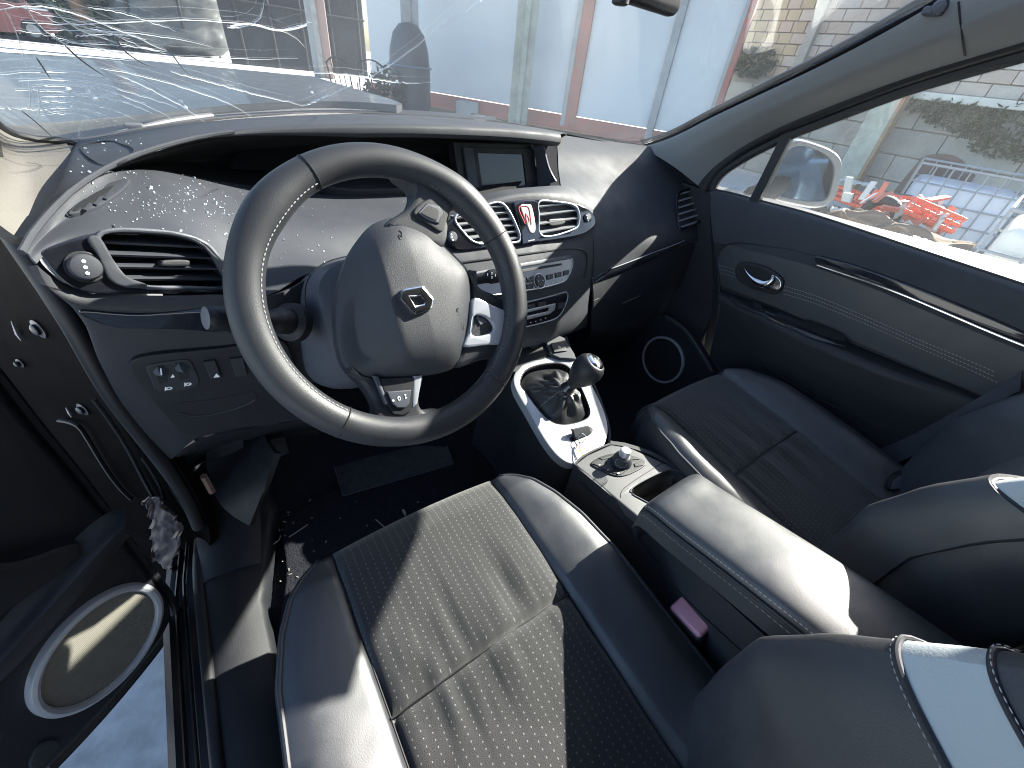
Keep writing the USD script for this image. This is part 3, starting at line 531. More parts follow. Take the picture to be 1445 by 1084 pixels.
part(dash, 'lower_panel', lw, PLASTIC_LOW, label='bluish lower panel left of the steering column')
LP = cast_plane([(130, 445), (330, 445), (230, 468), (280, 440)], lw)
st = part(dash, 'trim_strip', plate(LP, LP.uv([(112, 436), (150, 437), (220, 439), (335, 441), (335, 463), (280, 463), (200, 460), (150, 455)]), -.004, .006, .0025, sm=60), GLOSS, label='gloss black trim strip under the driver side vent')
SW = cast_plane([(200, 510), (340, 490), (220, 560), (330, 590), (270, 540)], lw)
swp = part(dash, 'switch_panel', plate(SW, SW.uv([(182, 512), (192, 503), (240, 495), (350, 482), (400, 480), (400, 590), (350, 600), (290, 612), (265, 612), (225, 575), (195, 538)]), -.004, .005, .002, sm=90), PLASTIC_BLACK, label='black switch panel with two dimmer wheels')
part(swp, 'dimmer_frame', plate(SW, SW.uv([(206, 513), (215, 509), (258, 503), (268, 505), (276, 520), (276, 540), (225, 548), (214, 535)]), .003, .0068, .0015, sm=50), PLASTIC_LOW)
for a, b in ((226, 523), (256, 518)):
    d = [(a - 10, b - 10), (a + 4, b - 13), (a + 11, b + 10), (a - 2, b + 14)]
    part(swp, 'dimmer_well', plate(SW, SW.uv(d), .004, .0073, .0004), DEEP)
    part(swp, 'dimmer_wheel', tube([SW.hit(a - 3, b + 1, .0045), SW.hit(a + 1, b, .0068), SW.hit(a + 4, b - 1, .0045)], [.006, .0085, .006], 16), GREY_PL)
for c in ([(286, 505), (302, 503), (312, 527), (296, 530)], [(323, 501), (342, 499), (348, 524), (331, 527)]):
    part(swp, 'switch', plate(SW, SW.uv(c), .003, .0085, .0012), PLASTIC_LOW)
pr = [plate(SW, SW.uv([(300, 527), (304, 521), (309, 526)]), .008, .0088, .0001), plate(SW, SW.uv([(240, 528), (246, 527), (243, 523)]), .0065, .0073, .0001)]
for a, b in ((238, 543), (265, 537)): pr.append(plate(SW, ell(SW.uv([(a, b)])[0], .0035, .0028, 20), .0065, .0074, .0001, holes=[ell(SW.uv([(a, b)])[0], .0018, .0014, 20)[::-1]])); pr.append(plate(SW, SW.uv([(a - 6, b - 2), (a - 4, b - 2), (a - 4, b + 3), (a - 6, b + 3)]), .0065, .0074, .0001))
pr.append(tube([SW.hit(227, 520, .0155), SW.hit(228, 529, .0155)], .0008, 5))
part(swp, 'symbol', pr, WHITE_PRINT)
part(swp, 'card_slot', plate(SW, SW.uv([(243, 568), (280, 562), (340, 552), (358, 550), (360, 562), (340, 572), (300, 583), (262, 586), (252, 580)]), .002, .0056, .0003, sm=50), DEEP)
part(swp, 'slot_lip', tube(spline([SW.hit(a, b, .006) for a, b in ((254, 582), (275, 587), (305, 584), (340, 574), (360, 564))], 24), .0014, 6), PLASTIC)
part(dash, 'under_panel', sheet([Y3((250, 645, .19), (300, 618, .18), (360, 604, .18), (450, 592, .2)), Y3((262, 668, .30), (310, 640, .33), (360, 625, .34), (450, 612, .36))], 8, 20, .005), PLASTIC_BLACK)
part(dash, 'fuse_cover', plate(Plane.of(*Y3((286, 625, .26), (342, 612, .26), (296, 700, .30))), Plane.of(*Y3((286, 625, .26), (342, 612, .26), (296, 700, .30))).uv([(286, 624), (343, 612), (352, 690), (300, 705)]), -.01, .0, .003), PLASTIC_BLACK)

# centre vents
CVP = cast_plane([(650, 320), (690, 345), (740, 340), (820, 320), (790, 285), (700, 290)], CS)
CVP.o = CVP.o + CVP.n * .006
cluster = [(628, 322), (640, 306), (670, 293), (710, 285), (750, 281), (790, 283), (818, 290), (836, 303), (839, 316), (828, 328), (790, 338), (740, 345), (690, 350), (650, 353), (634, 345)]
opR = spline(CVP.uv([(759, 288), (775, 286), (800, 289), (813, 297), (814, 316), (805, 324), (762, 331), (760, 310)]), 60, True)
opL = spline(CVP.uv([(642, 309), (665, 298), (690, 290), (706, 289), (718, 303), (727, 322), (731, 338), (715, 342), (685, 344), (665, 339), (652, 326)]), 60, True)
cv = part(dash, 'air_vent', plate(CVP, CVP.uv(cluster), -.012, .004, .003, holes=[opL, opR], sm=90), GLOSS, label='gloss black pod with the pair of central air vents')
for o in (opL, opR):
    o2 = o if Polygon(o).exterior.is_ccw else o[::-1]
    part(cv, 'vent_ring', plate(CVP, ring_offset(o2, -.004), -.004, .0062, .0018, holes=[o2]), SILVER_SOFT)
SLAT = look('slat_grey', (.20, .20, .205), .4, spec=.8)
slats(CVP, opR, 4, parent=cv, h0=.003, depth=.014, m=SLAT, ang=ang_of(CVP, (765, 313), (811, 306))); slats(CVP, opL, 6, parent=cv, h0=.003, depth=.014, m=SLAT, ang=ang_of(CVP, (660, 330), (722, 322)))
part(cv, 'vent_tab', plate(CVP, CVP.uv([(774, 311), (784, 309), (796, 310), (797, 314), (786, 318), (775, 317)]), -.012, .002, .0015, sm=24), PLASTIC_BLACK)
part(cv, 'divider', plate(CVP, CVP.uv([(722, 287), (736, 284), (752, 284), (757, 288), (758, 330), (758, 341), (735, 346), (733, 330), (728, 308)]), .0, .0075, .002, sm=0), GLOSS)
hz = part(cv, 'hazard_switch', plate(CVP, CVP.uv([(731, 292), (735, 290), (744, 290), (747, 294), (752, 325), (749, 330), (745, 329), (740, 318)]), .006, .0095, .0012, sm=40), look('hazard_pale', (.5, .42, .4), .4))
part(hz, 'red_frame', tube(spline([CVP.hit(a, b, .0098) for a, b in ((741, 316), (736, 305), (732, 294), (735, 291), (744, 291), (747, 295), (749, 309), (750, 317))], 30), .0009, 6), RED_PRINT)
part(hz, 'red_triangle', tube(spline([CVP.hit(a, b, .0098) for a, b in ((742, 301), (745, 315), (747, 312), (742, 301))], 12), .0008, 5), RED_PRINT)
tx = meshkit.text_mesh('AIRBAG OFF', .0022, .0003, True); tx.apply_translation([-.009, 0, 0]); tx.apply_transform(CVP.T(750, 340, .0078)); part(cv, 'lettering', tx, WHITE_PRINT)
for a, b in ((637, 335), (828, 308)):
    part(cv, 'knob', lathe([(.0095, 0), (.0095, .006), (.0075, .008), (0, .008)], CVP.hit(a, b, .003), CVP.n, 24), GREY_PL)
    part(cv, 'dot', [lathe([(0, .0006), (.0014, .0004), (.0017, 0)], CVP.hit(a + dx, b + dy, .011), CVP.n, 8) for dx, dy in ((0, -4), (1, 0), (2, 4))], WHITE_PRINT)
# passenger side vent
RV = cast_plane([(960, 280), (990, 300), (985, 318), (962, 315)], RP); RV.o = RV.o + RV.n * .008
opP = spline(RV.uv([(958, 277), (968, 270), (979, 268), (986, 275), (987, 300), (984, 312), (960, 321), (957, 305)]), 60, True)
rv = part(dash, 'air_vent', plate(RV, RV.uv([(954, 276), (964, 268), (980, 263), (995, 264), (1003, 276), (1002, 298), (994, 312), (975, 320), (958, 325), (954, 305)]), -.02, .004, .003, holes=[opP], sm=70), GLOSS, label='small gloss black vent at the passenger end of the dashboard')
slats(RV, opP, 6, h0=.003, depth=.012, back=.02, parent=rv, m=SILVER_SOFT, ang=ang_of(RV, (958, 298), (985, 290)))
part(rv, 'knob', lathe([(.008, 0), (.008, .007), (.006, .009), (0, .009)], RV.hit(995, 286, .003), RV.n, 20), PLASTIC_BLACK)
# radio and climate panels
RD = cast_plane([(700, 385), (760, 395), (810, 372), (800, 395), (720, 410)], CS); RD.o = RD.o + RD.n * .004
rad = part(dash, 'radio', plate(RD, RD.uv([(650, 392), (690, 383), (740, 374), (790, 366), (806, 365), (808, 372), (803, 388), (796, 397), (770, 405), (730, 412), (660, 420)]), -.006, .004, .0015), GLOSS, label='gloss black radio with round selector')
part(dash, 'radio_surround', tube(spline(cast([(640, 372), (700, 364), (760, 356), (800, 351), (818, 352), (827, 358), (828, 372), (824, 392)], CS, .001), 50), .0018, 6), PLASTIC_BLACK)
part(rad, 'silver_frame', tube(spline([RD.hit(a, b, .004) for a, b in ((650, 392), (690, 383), (740, 374), (790, 366), (806, 365), (808, 372), (803, 388), (796, 397), (770, 405), (730, 412), (660, 420))], 70), .0016, 6), SILVER)
part(rad, 'disc_slot', plate(RD, RD.uv([(690, 389), (740, 380), (790, 372), (791, 375), (740, 384), (690, 393)]), .003, .0048, .0005), DEEP)
part(rad, 'visor', plate(RD, RD.uv([(660, 386), (740, 371), (800, 361), (803, 366), (740, 377), (660, 392)]), .0, .007, .002), GREY_PL)
sel = part(rad, 'selector', lathe([(.0145, 0), (.0145, .005), (.012, .007), (0, .007)], RD.hit(760, 397, .003), RD.n, 32), PLASTIC_BLACK)
part(sel, 'selector_ring', lathe([(.0165, 0), (.0165, .0035), (.0145, .0035), (.0145, .001)], RD.hit(760, 397, .003), RD.n, 32), SILVER)
part(sel, 'symbol', [rbox(RD.hit(760 + a, 397 + b, .0105), [.002, .0008, .002], .0003) for a, b in ((-6, 1), (6, -1), (0, -7), (0, 7), (0, 0))], WHITE_PRINT)
for c in ([(741, 392), (751, 390), (752, 398), (742, 400)], [(741, 402), (751, 400), (750, 408), (742, 409)], [(729, 395), (738, 393), (739, 401), (730, 403)], [(769, 389), (778, 387), (778, 394), (770, 396)], [(781, 386), (790, 384), (790, 391), (782, 393)], [(793, 383), (801, 381), (800, 388), (793, 390)], [(729, 404), (738, 403), (739, 410), (730, 411)]):
    part(rad, 'button', plate(RD, RD.uv(c), .003, .006, .0008), PLASTIC_LOW)
part(rad, 'symbol', [rbox(RD.hit(a, b, .0055), [.003, .001, .0012], .0003) for a, b in ((746, 395), (772, 401), (780, 399), (787, 397), (795, 394), (746, 405), (774, 391), (786, 388))], WHITE_PRINT)
CL = cast_plane([(700, 445), (760, 440), (795, 425), (780, 450), (720, 460)], CS); CL.o = CL.o + CL.n * .004
clm = part(dash, 'climate_panel', plate(CL, CL.uv([(680, 440), (740, 427), (780, 417), (801, 413), (801, 420), (795, 437), (785, 449), (760, 457), (720, 466), (680, 472)]), -.006, .004, .0015), GLOSS, label='gloss black climate control panel')
part(clm, 'silver_frame', tube(spline([CL.hit(a, b, .004) for a, b in ((680, 440), (740, 427), (780, 417), (801, 413), (801, 420), (795, 437), (785, 449), (760, 457), (720, 466), (680, 472))], 60), .0014, 6), SILVER)
part(clm, 'display_frame', plate(CL, CL.uv([(690, 448), (740, 437), (781, 428), (780, 437), (772, 443), (740, 451), (690, 461)]), .003, .0065, .001, holes=[CL.uv([(692, 451), (740, 441), (773, 433), (771, 439), (740, 446), (692, 457)])]), SILVER)
for c in ([(742, 431), (752, 428), (753, 433), (743, 435)], [(757, 427), (768, 425), (768, 430), (757, 432)], [(785, 428), (796, 426), (794, 434), (785, 436)], [(729, 434), (739, 431), (739, 436), (730, 438)]):
    part(clm, 'button', plate(CL, CL.uv(c), .003, .006, .0006), PLASTIC_LOW)
part(clm, 'symbol', [rbox(CL.hit(a, b, .005), [.0025, .0009, .0014], .0003) for a, b in ((742, 457), (749, 455.5), (756, 453.5), (763, 451.5), (770, 449), (790, 431), (762, 428.5), (747, 431))], WHITE_PRINT)

# ================================================================== steering column and wheel
WC = np.array([-.37, 0, 1.0]); TILT = .588
WN = np.array([0, -math.cos(TILT), math.sin(TILT)]); WP = Plane(WC, WN); WU, WV = WP.u, WP.v
ZO = np.array([300, 180]); crop = lambda *q: [(a / 2.2583 + 300, b / 2.2583 + 180) for a, b in q]
col = thing('steering_column', 'grey steering column shroud with two stalks behind the wheel', 'steering column', WC - WN * .15)
def rrect(c, hu, hv, n=40, p=3.2):
    t = np.linspace(0, 2 * np.pi, n, endpoint=False); return np.asarray(c) + np.stack([hu * np.sign(np.cos(t)) * np.abs(np.cos(t)) ** (2 / p), hv * np.sign(np.sin(t)) * np.abs(np.sin(t)) ** (2 / p)], 1)
secs = [((0, .0), .02, .02, -.062), ((0, -.004), .066, .058, -.064), ((0, -.006), .088, .078, -.075), ((0, -.008), .100, .092, -.11), ((0, -.012), .112, .098, -.16), ((0, -.015), .12, .10, -.22), ((0, -.015), .12, .10, -.26)]
part(col, 'shroud', gmesh(np.array([WP.p(rrect(c, a, b), h) for c, a, b, h in secs]), wrap=True), GREY_PL)
part(col, 'shroud_seam', tube(np.vstack([WP.p(rrect((0, -.008), .1004, .0924)[:21], -.11)]), .0008, 5), DEEP)
for a, b, c, nm in (((412, 455, .075), (352, 450, .045), (290, 449, .03), 'indicator_stalk'), ((655, 398, .10), (685, 392, .085), (712, 387, .075), 'wiper_stalk')):
    P = spline(Y3(a, b, c), 24)
    r = np.interp(np.linspace(0, 1, 24), [0, .25, .3, .55, .62, .97, 1], [.017, .016, .0115, .011, .0135, .0135, .011] if nm[0] == 'i' else [.010, .010, .009, .009, .012, .012, .010])
    sp = part(col, nm, tube(P, r, 18), PLASTIC_BLACK)
    part(sp, 'stalk_cap', tube([P[-1], P[-1] + (P[-1] - P[-2]) * .12], [.0125, .0115] if nm[0] == 'i' else [.009, .008], 18), GREY_PL)
    part(sp, 'collar', tube([P[0] + (P[0] - P[3]) * .5, P[1], P[2]], [.026, .025, .019] if nm[0] == 'i' else [.014, .013, .011], 20), PLASTIC_BLACK)
    if nm[0] == 'w': part(sp, 'symbol', [rbox(at(a2, b2, y=.068), [.0012, .0012, .004], .0003) for a2, b2 in ((688, 388), (694, 386), (699, 389), (694, 392))], WHITE_PRINT)

wheel = thing('steering_wheel', 'black leather steering wheel turned a quarter turn, with diamond emblem on its hub', 'steering wheel', WC)
t = np.linspace(0, 2 * np.pi, 145)[:-1]; a = np.linspace(0, 2 * np.pi, 20, endpoint=False)
def rim_r(th):   # the rim swells at the four grips
    return .0172 + .0022 * np.exp(-((np.abs(np.angle(np.exp(1j * (th - 2.35)))) / .22) ** 2)) + .0022 * np.exp(-((np.abs(np.angle(np.exp(1j * (th - .8)))) / .2) ** 2))
RR = .1705
G = np.array([WP.p(np.stack([(RR + rim_r(th) * 1.12 * np.cos(a)) * math.cos(th), (RR + rim_r(th) * 1.12 * np.cos(a)) * math.sin(th)], 1), rim_r(th) * np.sin(a) * 1.02) for th in t])
G = np.concatenate([G, G[:1]]); part(wheel, 'rim', gmesh(G, wrap=True), WHEEL_L)
def rim_line(th0, th1, ang, lift=.0005, n=60):
    th = np.linspace(th0, th1, n); r = rim_r(th) + lift
    return np.vstack([WP.p([[(RR + rr * 1.12 * math.cos(ang)) * math.cos(x), (RR + rr * 1.12 * math.cos(ang)) * math.sin(x)]], rr * math.sin(ang)) for x, rr in zip(th, r)])
part(wheel, 'stitching', dashes(rim_line(2.0, 3.98, 2.45), .0036, .0020, .0007), STITCH)
part(wheel, 'stitching', dashes(rim_line(-1.0, 1.1, 2.6), .0042, .0022, .0009), look('dark_thread', (.08, .08, .085), .7))
for th in (1.98, 4.0, 5.35, .38):
    aa = np.linspace(0, 2 * np.pi, 40); part(wheel, 'rim_seam', tube(np.vstack([WP.p([[(RR + (rim_r(th) + .0002) * 1.12 * math.cos(x)) * math.cos(th), (RR + (rim_r(th) + .0002) * 1.12 * math.cos(x)) * math.sin(th)]], (rim_r(th) + .0002) * math.sin(x) * 1.02) for x in aa]), .0009, 5), DEEP)
def spoke(q, h0, h1, bev, m, sm=70, name='spoke', label=None, holes=()):
    return part(wheel, name, plate(WP, WP.uv(crop(*q), h1), h0, h1, bev, sm=sm, holes=[WP.uv(crop(*h), h1) for h in holes]), m, label)
s1 = spoke([(548, 312), (600, 270), (640, 228), (648, 190), (628, 160), (590, 128), (650, 110), (720, 120), (780, 165), (835, 225), (800, 235), (772, 250), (757, 290), (748, 362), (720, 385), (640, 350)], -.034, .005, .007, WHEEL_L, label='upper spoke with a grey switch')
part(s1, 'switch_bezel', plate(WP, WP.uv(crop((640, 272), (672, 235), (700, 226), (735, 238), (752, 262), (745, 300), (730, 332), (690, 312)), .007), .002, .0075, .002, sm=50), PLASTIC_BLACK)
part(s1, 'switch', plate(WP, WP.uv(crop((655, 272), (685, 240), (724, 252), (734, 272), (722, 306), (690, 296)), .009), .004, .0095, .0015), GREY_PL)
part(s1, 'switch_face', plate(WP, WP.uv(crop((664, 272), (688, 248), (718, 258), (722, 272), (714, 296), (690, 288)), .01), .008, .0102, .0005), PLASTIC_BLACK)
s2 = spoke([(826, 450), (850, 500), (900, 528), (935, 545), (985, 545), (990, 600), (980, 660), (965, 720), (905, 738), (850, 745), (780, 765), (800, 690), (830, 560)], -.036, -.006, .008, WHEEL_L, label='right spoke with a satin silver insert')
part(s2, 'silver_insert', plate(WP, WP.uv(crop((832, 545), (880, 562), (935, 586), (962, 612), (966, 648), (950, 682), (920, 692), (860, 695), (800, 697), (818, 640)), -.003), -.012, .0005, .003, sm=80, holes=[WP.uv(crop((835, 600), (868, 604), (888, 622), (895, 640), (884, 654), (828, 662), (826, 632)), -.003)]), SILVER_SOFT)
part(s2, 'insert_recess', plate(WP, WP.uv(crop((835, 600), (868, 604), (888, 622), (895, 640), (884, 654), (828, 662), (826, 632)), -.008), -.014, -.0075, .0005), GLOSS)
part(s2, 'button', plate(WP, WP.uv(crop((840, 602), (866, 608), (874, 622), (852, 630)), -.005), -.009, -.004, .001), GREY_PL)
s3 = spoke([(422, 765), (470, 782), (560, 795), (672, 788), (668, 830), (662, 880), (680, 905), (730, 900), (720, 960), (600, 1000), (480, 965), (400, 905), (460, 925), (498, 932), (515, 915), (510, 880), (470, 820)], -.036, -.008, .008, WHEEL_L, label='lower spoke with a grey switch')
for q in ([(510, 792), (530, 796), (560, 880), (548, 885)], [(640, 792), (668, 790), (652, 880), (636, 890)]):
    part(s3, 'spoke_ridge', plate(WP, WP.uv(crop(*q), -.006), -.012, -.004, .0022), SILVER_SOFT if q[0][0] > 600 else GREY_PL)
part(s3, 'switch_bezel', plate(WP, WP.uv(crop((535, 800), (645, 796), (640, 860), (632, 905), (605, 918), (575, 915), (556, 885)), -.006), -.012, -.0045, .002, sm=0), PLASTIC_BLACK)
sw3 = part(s3, 'switch', plate(WP, WP.uv(crop((556, 842), (632, 836), (626, 880), (615, 892), (588, 893), (572, 880)), -.004), -.008, -.0015, .0015), GREY_PL)
for ch, du in (('+', -.010), ('0', -.002), ('I', .0075)):
    tx = meshkit.text_mesh(ch, .0052, .0003, True); tx.apply_translation([du, -.002, 0]); tx.apply_transform(WP.T(563, 563, -.0012)); part(sw3, 'symbol', tx, WHITE_PRINT)
# airbag cover
hub_px = crop((556, 291), (600, 291), (650, 304), (690, 326), (750, 378), (800, 424), (825, 458), (833, 510), (831, 570), (822, 640), (808, 700), (790, 745), (765, 770), (700, 788), (600, 799), (510, 796), (450, 785), (425, 770), (405, 722), (393, 640), (393, 570), (402, 500), (425, 425), (460, 360), (505, 312))
HB = -.012; out = spline(WP.uv(hub_px, HB), 110, True); cu = WP.uv(crop((625, 560)), HB)[0]; ur = WP.uv(crop((552, 560)), HB)[0][0]
rads = np.r_[np.linspace(0.02, .9, 24), .94, .97, .99, 1.0]
def hub_h(uv, r):
    h = .034 * (1 - r ** 5) - np.maximum(0, ur - uv[:, 0]) * .42 * np.clip((1 - r) * 4, 0, 1) - .0 * r
    h -= np.maximum(0, uv[:, 0] - cu[0] - .01) * .10
    return h - np.maximum(0, np.abs(uv[:, 0] - ur) < .004) * 0
G = np.array([WP.p(cu + r * (out - cu), HB + hub_h(cu + r * (out - cu), r)) for r in rads] + [WP.p(ring_offset(out if Polygon(out).exterior.is_ccw else out[::-1], .002)[::1] if Polygon(out).exterior.is_ccw else out, HB - .03)])
hubm = cat([gmesh(G, wrap=True), trimesh.Trimesh(np.vstack([G[0], G[0].mean(0)]), [[len(G[0]), k, (k + 1) % len(G[0])] for k in range(len(G[0]))], process=False)])
hubm.fix_normals()
hubp = part(wheel, 'airbag_cover', hubm, HUB, label='grained grey airbag cover with a vertical ridge', smooth=50)
EP = cast_plane([(575, 410), (600, 415), (590, 440), (608, 425), (570, 420)], hubm)
E6 = lambda *q: [(a / 4.5156 + 440, b / 4.5156 + 320) for a, b in q]
part(hubp, 'emblem', plate(EP, EP.uv(E6((565, 405), (585, 396), (690, 378), (705, 384), (768, 458), (770, 472), (760, 524), (745, 533), (655, 566), (640, 560), (562, 470), (556, 455))), -.002, .0062, .0032, holes=[EP.uv(E6((617, 453), (690, 450), (712, 478), (705, 492), (652, 506)))]), CHROME)
part(hubp, 'emblem_base', plate(EP, EP.uv(E6((617, 453), (690, 450), (712, 478), (705, 492), (652, 506))), -.002, .0008, .0003), PLASTIC_BLACK)
AP = cast_plane([(645, 440), (660, 440), (650, 465), (657, 455)], hubm)
tx = meshkit.text_mesh('AIRBAG', .0062, .0006); tx.apply_transform(trimesh.transformations.rotation_matrix(math.pi / 2, [0, 0, 1])); tx.apply_transform(AP.T(656, 464, .0002)); part(hubp, 'lettering', tx, DEEP)
part(hubp, 'pictogram', tube(spline(cast([(563, 326), (567, 329), (567, 334), (563, 332), (565, 338)], hubm, .0003), 18), .0007, 5), DEEP)

# ================================================================== centre console
con = thing('centre_console', 'dark lower console with a silver surround round the gear lever', 'centre console', (0, .05, .4))
GP = Plane.of(*Z3((745, 512, .695), (800, 655, .625), (856, 612, .625)))
GP = Plane(GP.o, np.array([0, GP.n[1], GP.n[2]]))
sur = [(724, 535), (733, 519), (750, 509), (775, 505), (800, 507), (815, 513), (830, 535), (845, 565), (855, 592), (857, 612), (850, 632), (833, 648), (812, 656), (796, 652), (780, 638), (762, 612), (745, 582), (730, 556)]
hole = [(734, 545), (738, 527), (755, 517), (780, 513), (800, 517), (814, 535), (826, 560), (833, 580), (830, 590), (815, 597), (798, 600), (782, 598), (768, 588), (752, 569), (740, 553)]
su = part(con, 'gear_surround', plate(GP, GP.uv(sur), -.02, .0035, .003, sm=110, holes=[spline(GP.uv(hole), 90, True)]), SILVER, label='brushed silver surround of the gear lever')
part(su, 'inner_lip', tube(np.vstack([spline([GP.hit(a, b, .001) for a, b in hole], 90, True)] + [GP.hit(*hole[0], .001)[None]]), .0022, 6), PLASTIC_BLACK)
part(su, 'gaiter_well', [plate(GP, spline(GP.uv(hole), 60, True), -.05, -.045, .0005), gmesh(np.stack([GP.p(spline(GP.uv(hole), 60, True), .0), GP.p(spline(GP.uv(hole), 60, True), -.05)]), wrap=True)], PLASTIC_BLACK)
part(con, 'card_slot', plate(GP, GP.uv([(803, 622), (812, 612), (828, 603), (835, 606), (834, 612), (820, 617), (808, 624)]), .0, .0048, .0008, sm=40), DEEP)
left_top = [GP.hit(a, b, -.012) for a, b in ((690, 500), (724, 540), (745, 585), (765, 618), (782, 642), (797, 655), (813, 659))]
LB = [p * [1, 1, 0] + [dx, dy, .37] for p, dx, dy in zip(left_top, (-.02, -.02, -.02, -.02, -.02, -.01, 0), (.02, .0, 0, 0, 0, -.015, -.02))]
LM = [p + [-.006, 0, -.06] for p in left_top]
part(con, 'side_wall', sheet([left_top, LM, [(a + np.array(b)) / 2 for a, b in zip(LM, LB)], LB], 16, 30, .005), PLASTIC_BLACK)
right_top = [GP.hit(a, b, -.012) for a, b in ((813, 659), (836, 652), (853, 635), (859, 612), (848, 570), (830, 530), (812, 505))]
RB = [p * [1, 1, 0] + [.02, 0, .37] for p in right_top]
part(con, 'side_wall', sheet([right_top, [(a + b) / 2 for a, b in zip(right_top, RB)], RB], 10, 30, .005), PLASTIC_BLACK)
part(con, 'console_top', sheet([Y3((675, 492, .205), (705, 492, .203), (740, 488, .203), (775, 482, .208), (800, 474, .222)), [GP.hit(a, b, -.006) for a, b in ((690, 500), (715, 512), (740, 502), (780, 497), (812, 504))], [GP.hit(a, b, -.006) for a, b in ((705, 515), (722, 530), (745, 507), (785, 503), (816, 512))]], 14, 24, .004), PLASTIC)
tray = [(722, 497), (740, 486), (760, 480), (772, 490), (770, 505), (755, 508), (738, 515), (727, 525), (718, 520)]
TP = Plane(GP.hit(745, 500, .004), GP.n)
part(con, 'storage_tray', plate(TP, TP.uv(tray), -.01, .001, .001, sm=50), DEEP)
part(con, 'lighter_socket', lathe([(.014, -.01), (.014, .004), (.012, .006), (.009, .007), (0, .0072)], TP.hit(751, 482, .012), np.array([.0, -.8, .6]), 28), PLASTIC_LOW, label='cigarette lighter socket')
part(con, 'lighter_ring', lathe([(.0175, 0), (.0175, .004), (.0142, .004), (.0142, .001)], TP.hit(751, 482, .010), np.array([.0, -.8, .6]), 28), PLASTIC_BLACK)
BP = Plane(GP.hit(790, 492, .010), GP.n)
pb = part(con, 'parking_brake_panel', plate(BP, BP.uv([(768, 476), (785, 473), (796, 478), (810, 500), (812, 507), (790, 506), (776, 500)]), -.012, .003, .002), PLASTIC)
part(pb, 'parking_brake_switch', plate(BP, BP.uv([(776, 487), (793, 484), (799, 497), (781, 500)]), .002, .0075, .0015), PLASTIC_BLACK)
part(pb, 'symbol', plate(BP, ell(BP.uv([(788, 493)])[0], .0035, .003, 20), .007, .0079, .0001, holes=[ell(BP.uv([(788, 493)])[0], .0024, .002, 20)[::-1]]), WHITE_PRINT)
for q in ([(722, 558), (726, 556), (733, 567), (729, 568)], [(749, 592), (753, 590), (786, 634), (783, 637)]):
    pl = Plane(cast([q[0]], cat([sheet([left_top, LM, LB], 16, 30, .005)]))[0], [-.7, -.2, .7]); part(con, 'side_light', plate(pl, pl.uv(q), -.004, .0015, .0008), GREY_PL)
lever = thing('gear_lever', 'gear lever with black knob, silver cap and wrinkled leather gaiter', 'gear lever', (.03, .02, .62))
LB0 = GP.hit(785, 575, -.04); LT = at(841, 510, x=.034)
K0 = at(800, 549, x=.0); ax = (LT - K0) / np.linalg.norm(LT - K0)
h2 = spline(GP.uv(hole), 72, True); hc = h2.mean(0); th = np.linspace(0, 2 * np.pi, 72, endpoint=False)
rows = []
for k, s in enumerate(np.linspace(0, 1, 22)):
    ring = GP.p(hc + (h2 - hc) * .93, -.012); R2 = 0.0165
    uu = np.cross(ax, [0, 0, 1]); uu /= np.linalg.norm(uu); vv = np.cross(ax, uu)
    ang0 = np.array([math.atan2((p - ring.mean(0)) @ vv, (p - ring.mean(0)) @ uu) for p in ring])
    topr = K0 + R2 * (np.cos(ang0)[:, None] * uu + np.sin(ang0)[:, None] * vv)
    e = s ** .75; P = ring * (1 - e) + topr * e; P = P + np.array([0, 0, 1]) * np.sin(np.pi * s) * .012
    ctr = ring.mean(0) * (1 - e) + K0 * e
    fold = 1 + np.sin(np.pi * s) * (.13 * np.sin(th * 4 + 2.2 * s * 3) + .10 * np.sin(th * 7 + 1.3 - 4 * s) + .06 * np.sin(th * 13 + 9 * s)) - .16 * np.sin(np.pi * s)
    rows.append(ctr + (P - ctr) * fold[:, None])
part(lever, 'gaiter', gmesh(np.array(rows), wrap=True), look('gaiter_leather', (.026, .025, .024), .33, bump=(300, .0008)), smooth=60)
rr = np.array(rows); part(lever, 'gaiter_stitching', dashes(rr[:, 62] * 1.0 + (rr[:, 62] - K0) * .02, .004, .002, .0008), STITCH)
part(lever, 'collar', lathe([(.017, -.012), (.0175, -.004), (.016, .004), (.0135, .012), (.0125, .02)], K0, ax, 28), GLOSS)
part(lever, 'collar_ring', lathe([(.0172, -.013), (.0182, -.010), (.0172, -.007)], K0, ax, 28), SILVER_SOFT)
L = np.linalg.norm(LT - K0)
knob = part(lever, 'knob', lathe([(.0125, .010), (.0135, L * .22), (.0185, L * .31), (.0268, L * .45), (.0325, L * .62), (.0338, L * .75), (.0312, L * .88), (.0258, L * .965), (.0205, L * .995), (0, L)], K0, ax, 44), look('knob_leather', (.014, .014, .0145), .42, bump=(700, .0003)), smooth=60)
capax = ax; capo = K0 + ax * L
cp = part(knob, 'knob_cap', lathe([(.0215, -.006), (.0210, -.001), (.0190, .0022), (.012, .0050), (0, .006)], capo, capax, 36), CHROME, smooth=60)
cu_ = Plane(capo, capax); cu_.n = capax; cu_.u = np.cross([0, 0, 1], capax); cu_.u /= np.linalg.norm(cu_.u); cu_.v = np.cross(capax, cu_.u)
sym = [bar(cu_.p([[a0, b0]], .0068)[0], cu_.p([[a1, b1]], .0068)[0], .0008, .0006, up=capax) for a0, b0, a1, b1 in ((-.006, 0, .006, 0), (-.006, -.005, -.006, .005), (0, -.005, 0, .005), (.006, -.005, .006, .005))]
part(knob, 'shift_pattern', sym, GREY_PL)
fob = thing('key_card', 'key card in the console slot with a small brass ring hanging from it', 'key card', GP.hit(818, 620))
kc = Plane(GP.hit(818, 614, .01), [0, -.8, .6])
part(fob, 'card', plate(kc, kc.uv([(808, 606), (830, 601), (834, 612), (812, 620)]), -.006, .002, .001), PLASTIC_LOW)
